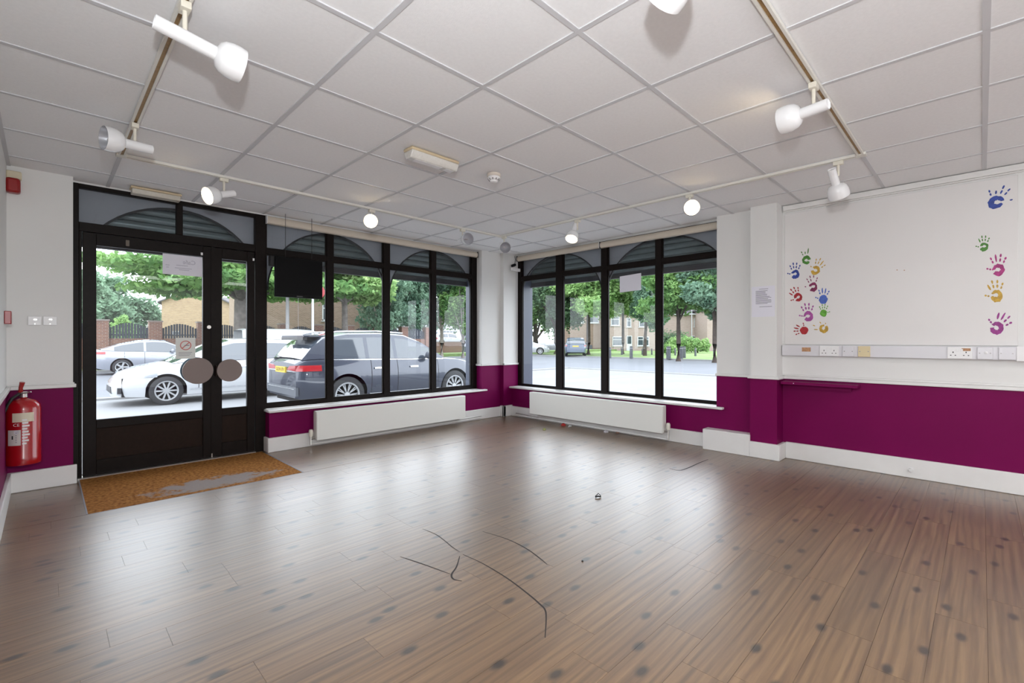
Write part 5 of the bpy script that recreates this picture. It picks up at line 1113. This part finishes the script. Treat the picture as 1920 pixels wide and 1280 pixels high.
# ---------------------------------------------------------------- trees
def leaf_mesh(name, clumps, n, size, m_, parent, droop=0.0, flat=0.6):
    # clumps: list of (cx,cy,cz,rx,ry,rz)
    vol = np.array([c[3] * c[4] * c[5] for c in clumps]) ** 0.8; pick = rng.choice(len(clumps), n, p=vol / vol.sum()); C = np.array(clumps)[pick]
    d = rng.normal(size=(n, 3)); d /= np.linalg.norm(d, axis=1)[:, None]; r = rng.uniform(0.25, 1.0, n) ** 0.45
    # lumpy surface
    lump = 0.80 + 0.22 * np.sin(d[:, 0] * 5.3 + C[:, 0]) * np.sin(d[:, 1] * 4.7 + C[:, 1]) + 0.12 * np.sin(d[:, 2] * 8.1 + C[:, 2])
    P_ = C[:, :3] + d * C[:, 3:] * (r * lump)[:, None]
    a = rng.normal(size=(n, 3)); a[:, 2] *= flat; a /= np.linalg.norm(a, axis=1)[:, None]
    if droop: a = a * (1 - droop) + np.array([0, 0, -1.0]) * droop; a /= np.linalg.norm(a, axis=1)[:, None]
    b = np.cross(a, rng.normal(size=(n, 3))); b /= np.linalg.norm(b, axis=1)[:, None]
    s = size * rng.uniform(0.6, 1.3, n)[:, None]; a = a * s; b = b * s * 0.55
    V = np.stack([P_ - a, P_ + b * 0.9, P_ + a, P_ - b * 0.9], 1).reshape(-1, 3)
    me = bpy.data.meshes.new(name); me.vertices.add(4 * n); me.vertices.foreach_set('co', V.ravel()); me.loops.add(4 * n); me.loops.foreach_set('vertex_index', np.arange(4 * n)); me.polygons.add(n); me.polygons.foreach_set('loop_start', np.arange(0, 4 * n, 4)); me.polygons.foreach_set('loop_total', np.full(n, 4)); me.update(calc_edges=True); me.materials.append(m_)
    o = link(name, me, parent); o['kind'] = 'stuff'; return o
def tree(name, u, dist, z_lo, z_hi, rad, n, size, leafm, barkm, label, trunk_r=0.25, group='trees along the streets', droop=0.0, lean=0.0, clump=9, base_z=GZ, sq=1.0):
    g = ground(u, dist, base_z); e_ = empty(name, g); tag(e_, label, 'tree', group)
    z_hi = min(z_hi, EYE + 0.19 * dist); z_lo = z_lo - 0.02 * dist; n = int(n * 2.6); size *= 0.8; clump = int(clump * 1.9)
    cz = (z_lo + z_hi) / 2; hz = (z_hi - z_lo) / 2; cl = []
    for k in range(clump):
        a = 2.4 * k + random.uniform(-0.3, 0.3); q = random.uniform(0.25, 0.78); zz = cz + hz * random.uniform(-0.72, 0.72)
        cl.append((g.x + lean + math.cos(a) * rad * q, g.y + math.sin(a) * rad * q, zz, rad * random.uniform(0.32, 0.5), rad * random.uniform(0.32, 0.5), hz * random.uniform(0.28, 0.45) * sq))
    cl.append((g.x + lean, g.y, cz + hz * 0.15, rad * 0.6, rad * 0.6, hz * 0.75))
    top_ = cz + hz * 0.3
    MB().tube([(g.x, g.y, base_z), (g.x + 0.03, g.y, base_z + 1.2), (g.x + lean * 0.4, g.y, z_lo + 0.3), (g.x + lean, g.y, top_)], trunk_r, 10, radii=[trunk_r * 1.25, trunk_r, trunk_r * 0.8, trunk_r * 0.3]).build('trunk', barkm, e_)
    for c in cl[:-1:4]:
        MB().tube([(g.x + lean * 0.4, g.y, z_lo + 0.1), ((g.x + c[0]) / 2, (g.y + c[1]) / 2, (z_lo + c[2]) / 2 + 0.3), (c[0], c[1], c[2])], trunk_r * 0.4, 6, radii=[trunk_r * 0.5, trunk_r * 0.3, trunk_r * 0.12]).build('branch', barkm, e_)
    leaf_mesh('leaves', cl, n, size, leafm, e_, droop)
    return e_
tree('street_tree', 453, 25.5, 3.75, 9.5, 6.6, 11000, 0.20, LEAF_A, BARK, 'large street tree with a thick grey trunk seen through the narrow door', 0.42, clump=14, base_z=GZ)
tree('street_tree', 646, 29, 3.9, 9.5, 3.6, 7000, 0.20, LEAF_C, BARK, 'light green tree in front of the brown brick house', 0.2)
tree('birch_tree', 712, 33, 2.3, 10, 2.7, 7500, 0.15, LEAF_B, BARKP, 'weeping blue green birch left of the window mullion', 0.13, droop=0.5)
tree('birch_tree', 768, 37, 2.2, 11, 3.2, 8500, 0.16, LEAF_B, BARKP, 'weeping blue green birch above the grey estate windscreen', 0.16, droop=0.5)
tree('birch_tree', 828, 40, 2.6, 11, 3.0, 8000, 0.16, LEAF_B, BARKP, 'weeping birch above the grey estate bonnet', 0.17, droop=0.5)
tree('street_tree', 868, 38, 1.9, 10, 2.0, 5000, 0.17, LEAF_A, BARK, 'mid green tree at the right end of the front window', 0.14, droop=0.3)
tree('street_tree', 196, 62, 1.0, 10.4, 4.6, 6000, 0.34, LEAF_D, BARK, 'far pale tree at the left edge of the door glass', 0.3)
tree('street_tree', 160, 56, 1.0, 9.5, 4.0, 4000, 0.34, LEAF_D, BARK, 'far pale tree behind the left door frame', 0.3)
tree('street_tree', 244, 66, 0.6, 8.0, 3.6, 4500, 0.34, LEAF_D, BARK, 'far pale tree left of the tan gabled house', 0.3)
tree('conifer', 229, 44, 0.3, 3.6, 1.0, 2600, 0.13, LEAF_C, BARK, 'small bright green conifer behind the fence', 0.1)
tree('street_tree', 1004, 50, 2.0, 11, 4.2, 6500, 0.24, LEAF_A, BARKD, 'dense tree over the far small white car', 0.3)
tree('street_tree', 1044, 46, 3.0, 11, 3.6, 5500, 0.22, LEAF_E, BARKD, 'darker tree behind the first mullion of the right window', 0.3)
tree('street_tree', 1103, 44, 4.0, 12, 4.0, 6000, 0.22, LEAF_C, BARKD, 'bright tree with a dark trunk left of the second mullion', 0.2)
tree('street_tree', 1168, 46, 4.4, 12, 4.0, 6500, 0.21, LEAF_C, BARKD, 'light green tree above the pinkish semi detached house', 0.14)
tree('street_tree', 1209, 41, 2.6, 11, 2.4, 6500, 0.18, LEAF_B, BARKD, 'blue green tree with a slender trunk beside the third mullion', 0.15, lean=0.4)
tree('street_tree', 1272, 32, 2.9, 9.5, 3.4, 10000, 0.16, LEAF_A, BARKD, 'big leafy tree filling the last pane of the right window', 0.15, clump=12)
tree('street_tree', 1340, 30, 2.7, 9.5, 2.6, 7000, 0.16, LEAF_B, BARKD, 'leafy tree at the pillar edge of the right window', 0.15)
def bush(u, dist, w, h, n, leafm, label, nm='hedge'):
    g = ground(u, dist); e_ = empty(nm, g); tag(e_, label, 'hedge', 'hedges across the green')
    MB().tube([(g.x, g.y, GZ), (g.x, g.y, GZ + h * 0.6)], 0.08, 6).build('stem', BARKD, e_)
    cl = [(g.x + _R.x * w * f, g.y + _R.y * w * f, GZ + h * 0.5, w * 0.33, w * 0.33, h * 0.52 * random.uniform(0.8, 1.05)) for f in (-0.35, -0.1, 0.12, 0.36)]
    leaf_mesh('leaves', cl, n, 0.11, leafm, e_)
bush(1282, 50, 2.8, 1.9, 3500, LEAF_C, 'flowering light green hedge left of the far lamp post'); bush(1308, 50, 2.2, 1.7, 3000, LEAF_C, 'rounded green hedge by the far houses'); bush(1262, 52, 3.0, 2.6, 3000, LEAF_E, 'dark bush behind the hedge'); bush(1250, 44, 1.5, 1.2, 1200, LEAF_C, 'small low bush left of the hedge')

# ---------------------------------------------------------------- bollards, posts, sign
def bollard(u, dist, h, r_, label, top_square=False):
    g = ground(u, dist, GZ + 0.05); e_ = empty('bollard', g); tag(e_, label, 'bollard', 'bollards on the green')
    MB().lathe([(0.001, 0), (r_ * 1.08, 0), (r_ * 1.05, h * 0.1), (r_, h * 0.8), (r_ * 0.92, h * 0.82), (r_ * 0.92, h * 0.86), (r_, h * 0.88), (r_ * 0.9, h * 0.97), (0.001, h)], g, (0, 0, 1), 12).build('post', BOLL, e_); MB().lathe([(r_ * 0.97, h * 0.815), (r_ * 0.97, h * 0.865)], g, (0, 0, 1), 12).build('band', mat('bollard_band', (0.30, 0.30, 0.32), 0.6), e_)
BL = [(1183.5, 35, 0.95, 0.115, 'grey bollard near the kerb in the third pane'), (1253.5, 34, 0.95, 0.15, 'thick grey bollard right of the third mullion'), (1277, 34, 0.95, 0.13, 'left one of two close bollards'), (1283, 36, 0.93, 0.11, 'right one of two close bollards'), (1304, 40, 0.75, 0.085, 'slim bollard on the grass in the last pane'), (1266, 42, 0.68, 0.075, 'slim bollard between the thick ones'), (1166, 44, 0.70, 0.09, 'far bollard below the pinkish house door'), (1204.5, 44, 0.6, 0.075, 'small far bollard beside the slender tree'), (1222, 44, 0.6, 0.07, 'small far bollard beside the third mullion'), (1339, 40, 0.72, 0.09, 'bollard at the pillar edge of the window'), (1143.5, 36, 0.85, 0.10, 'dark bollard at the foot of the pale post')]
for b in BL: bollard(*b)
def post(u, dist, h, r_, m_, label, cat='post', nm='lamp_post'):
    g = ground(u, dist); e_ = empty(nm, g); tag(e_, label, cat); MB().tube([(g.x, g.y, GZ), (g.x, g.y, GZ + h)], r_, 10, radii=[r_, r_ * 0.8]).build('column', m_, e_); MB().lathe([(r_ * 1.5, 0), (r_ * 1.5, 0.7), (r_, 0.8)], g, (0, 0, 1), 10).build('base', m_, e_); return e_, g
PALE = mat('post_pale', (0.343, 0.343, 0.350), 0.5, metal=0.3)
post(1141, 36, 6.2, 0.055, PALE, 'pale grey lamp post beside the second mullion'); post(1297, 52, 6, 0.05, PALE, 'far thin pale post between the hedges')
e_, g = post(586.5, 21, 3.9, 0.055, mat('post_white', (0.436, 0.442, 0.462), 0.45), 'white sign post with a red sign under the monitor', 'sign', 'road_sign')
sgn = MB().lathe([(0.001, 0), (0.30, 0), (0.30, 0.02), (0.001, 0.02)], (g.x + _R.x * 0.28 - _F.x * 0.08, g.y + _R.y * 0.28 - _F.y * 0.08, 3.26), (-_F.x, -_F.y, 0), 24).build('sign_plate', mat('sign_red', (0.277, 0.020, 0.026), 0.5), e_)
post(539, 23.5, 7, 0.09, mat('post_grey', (0.238, 0.231, 0.231), 0.6), 'grey lighting column in front of the brown house wall')
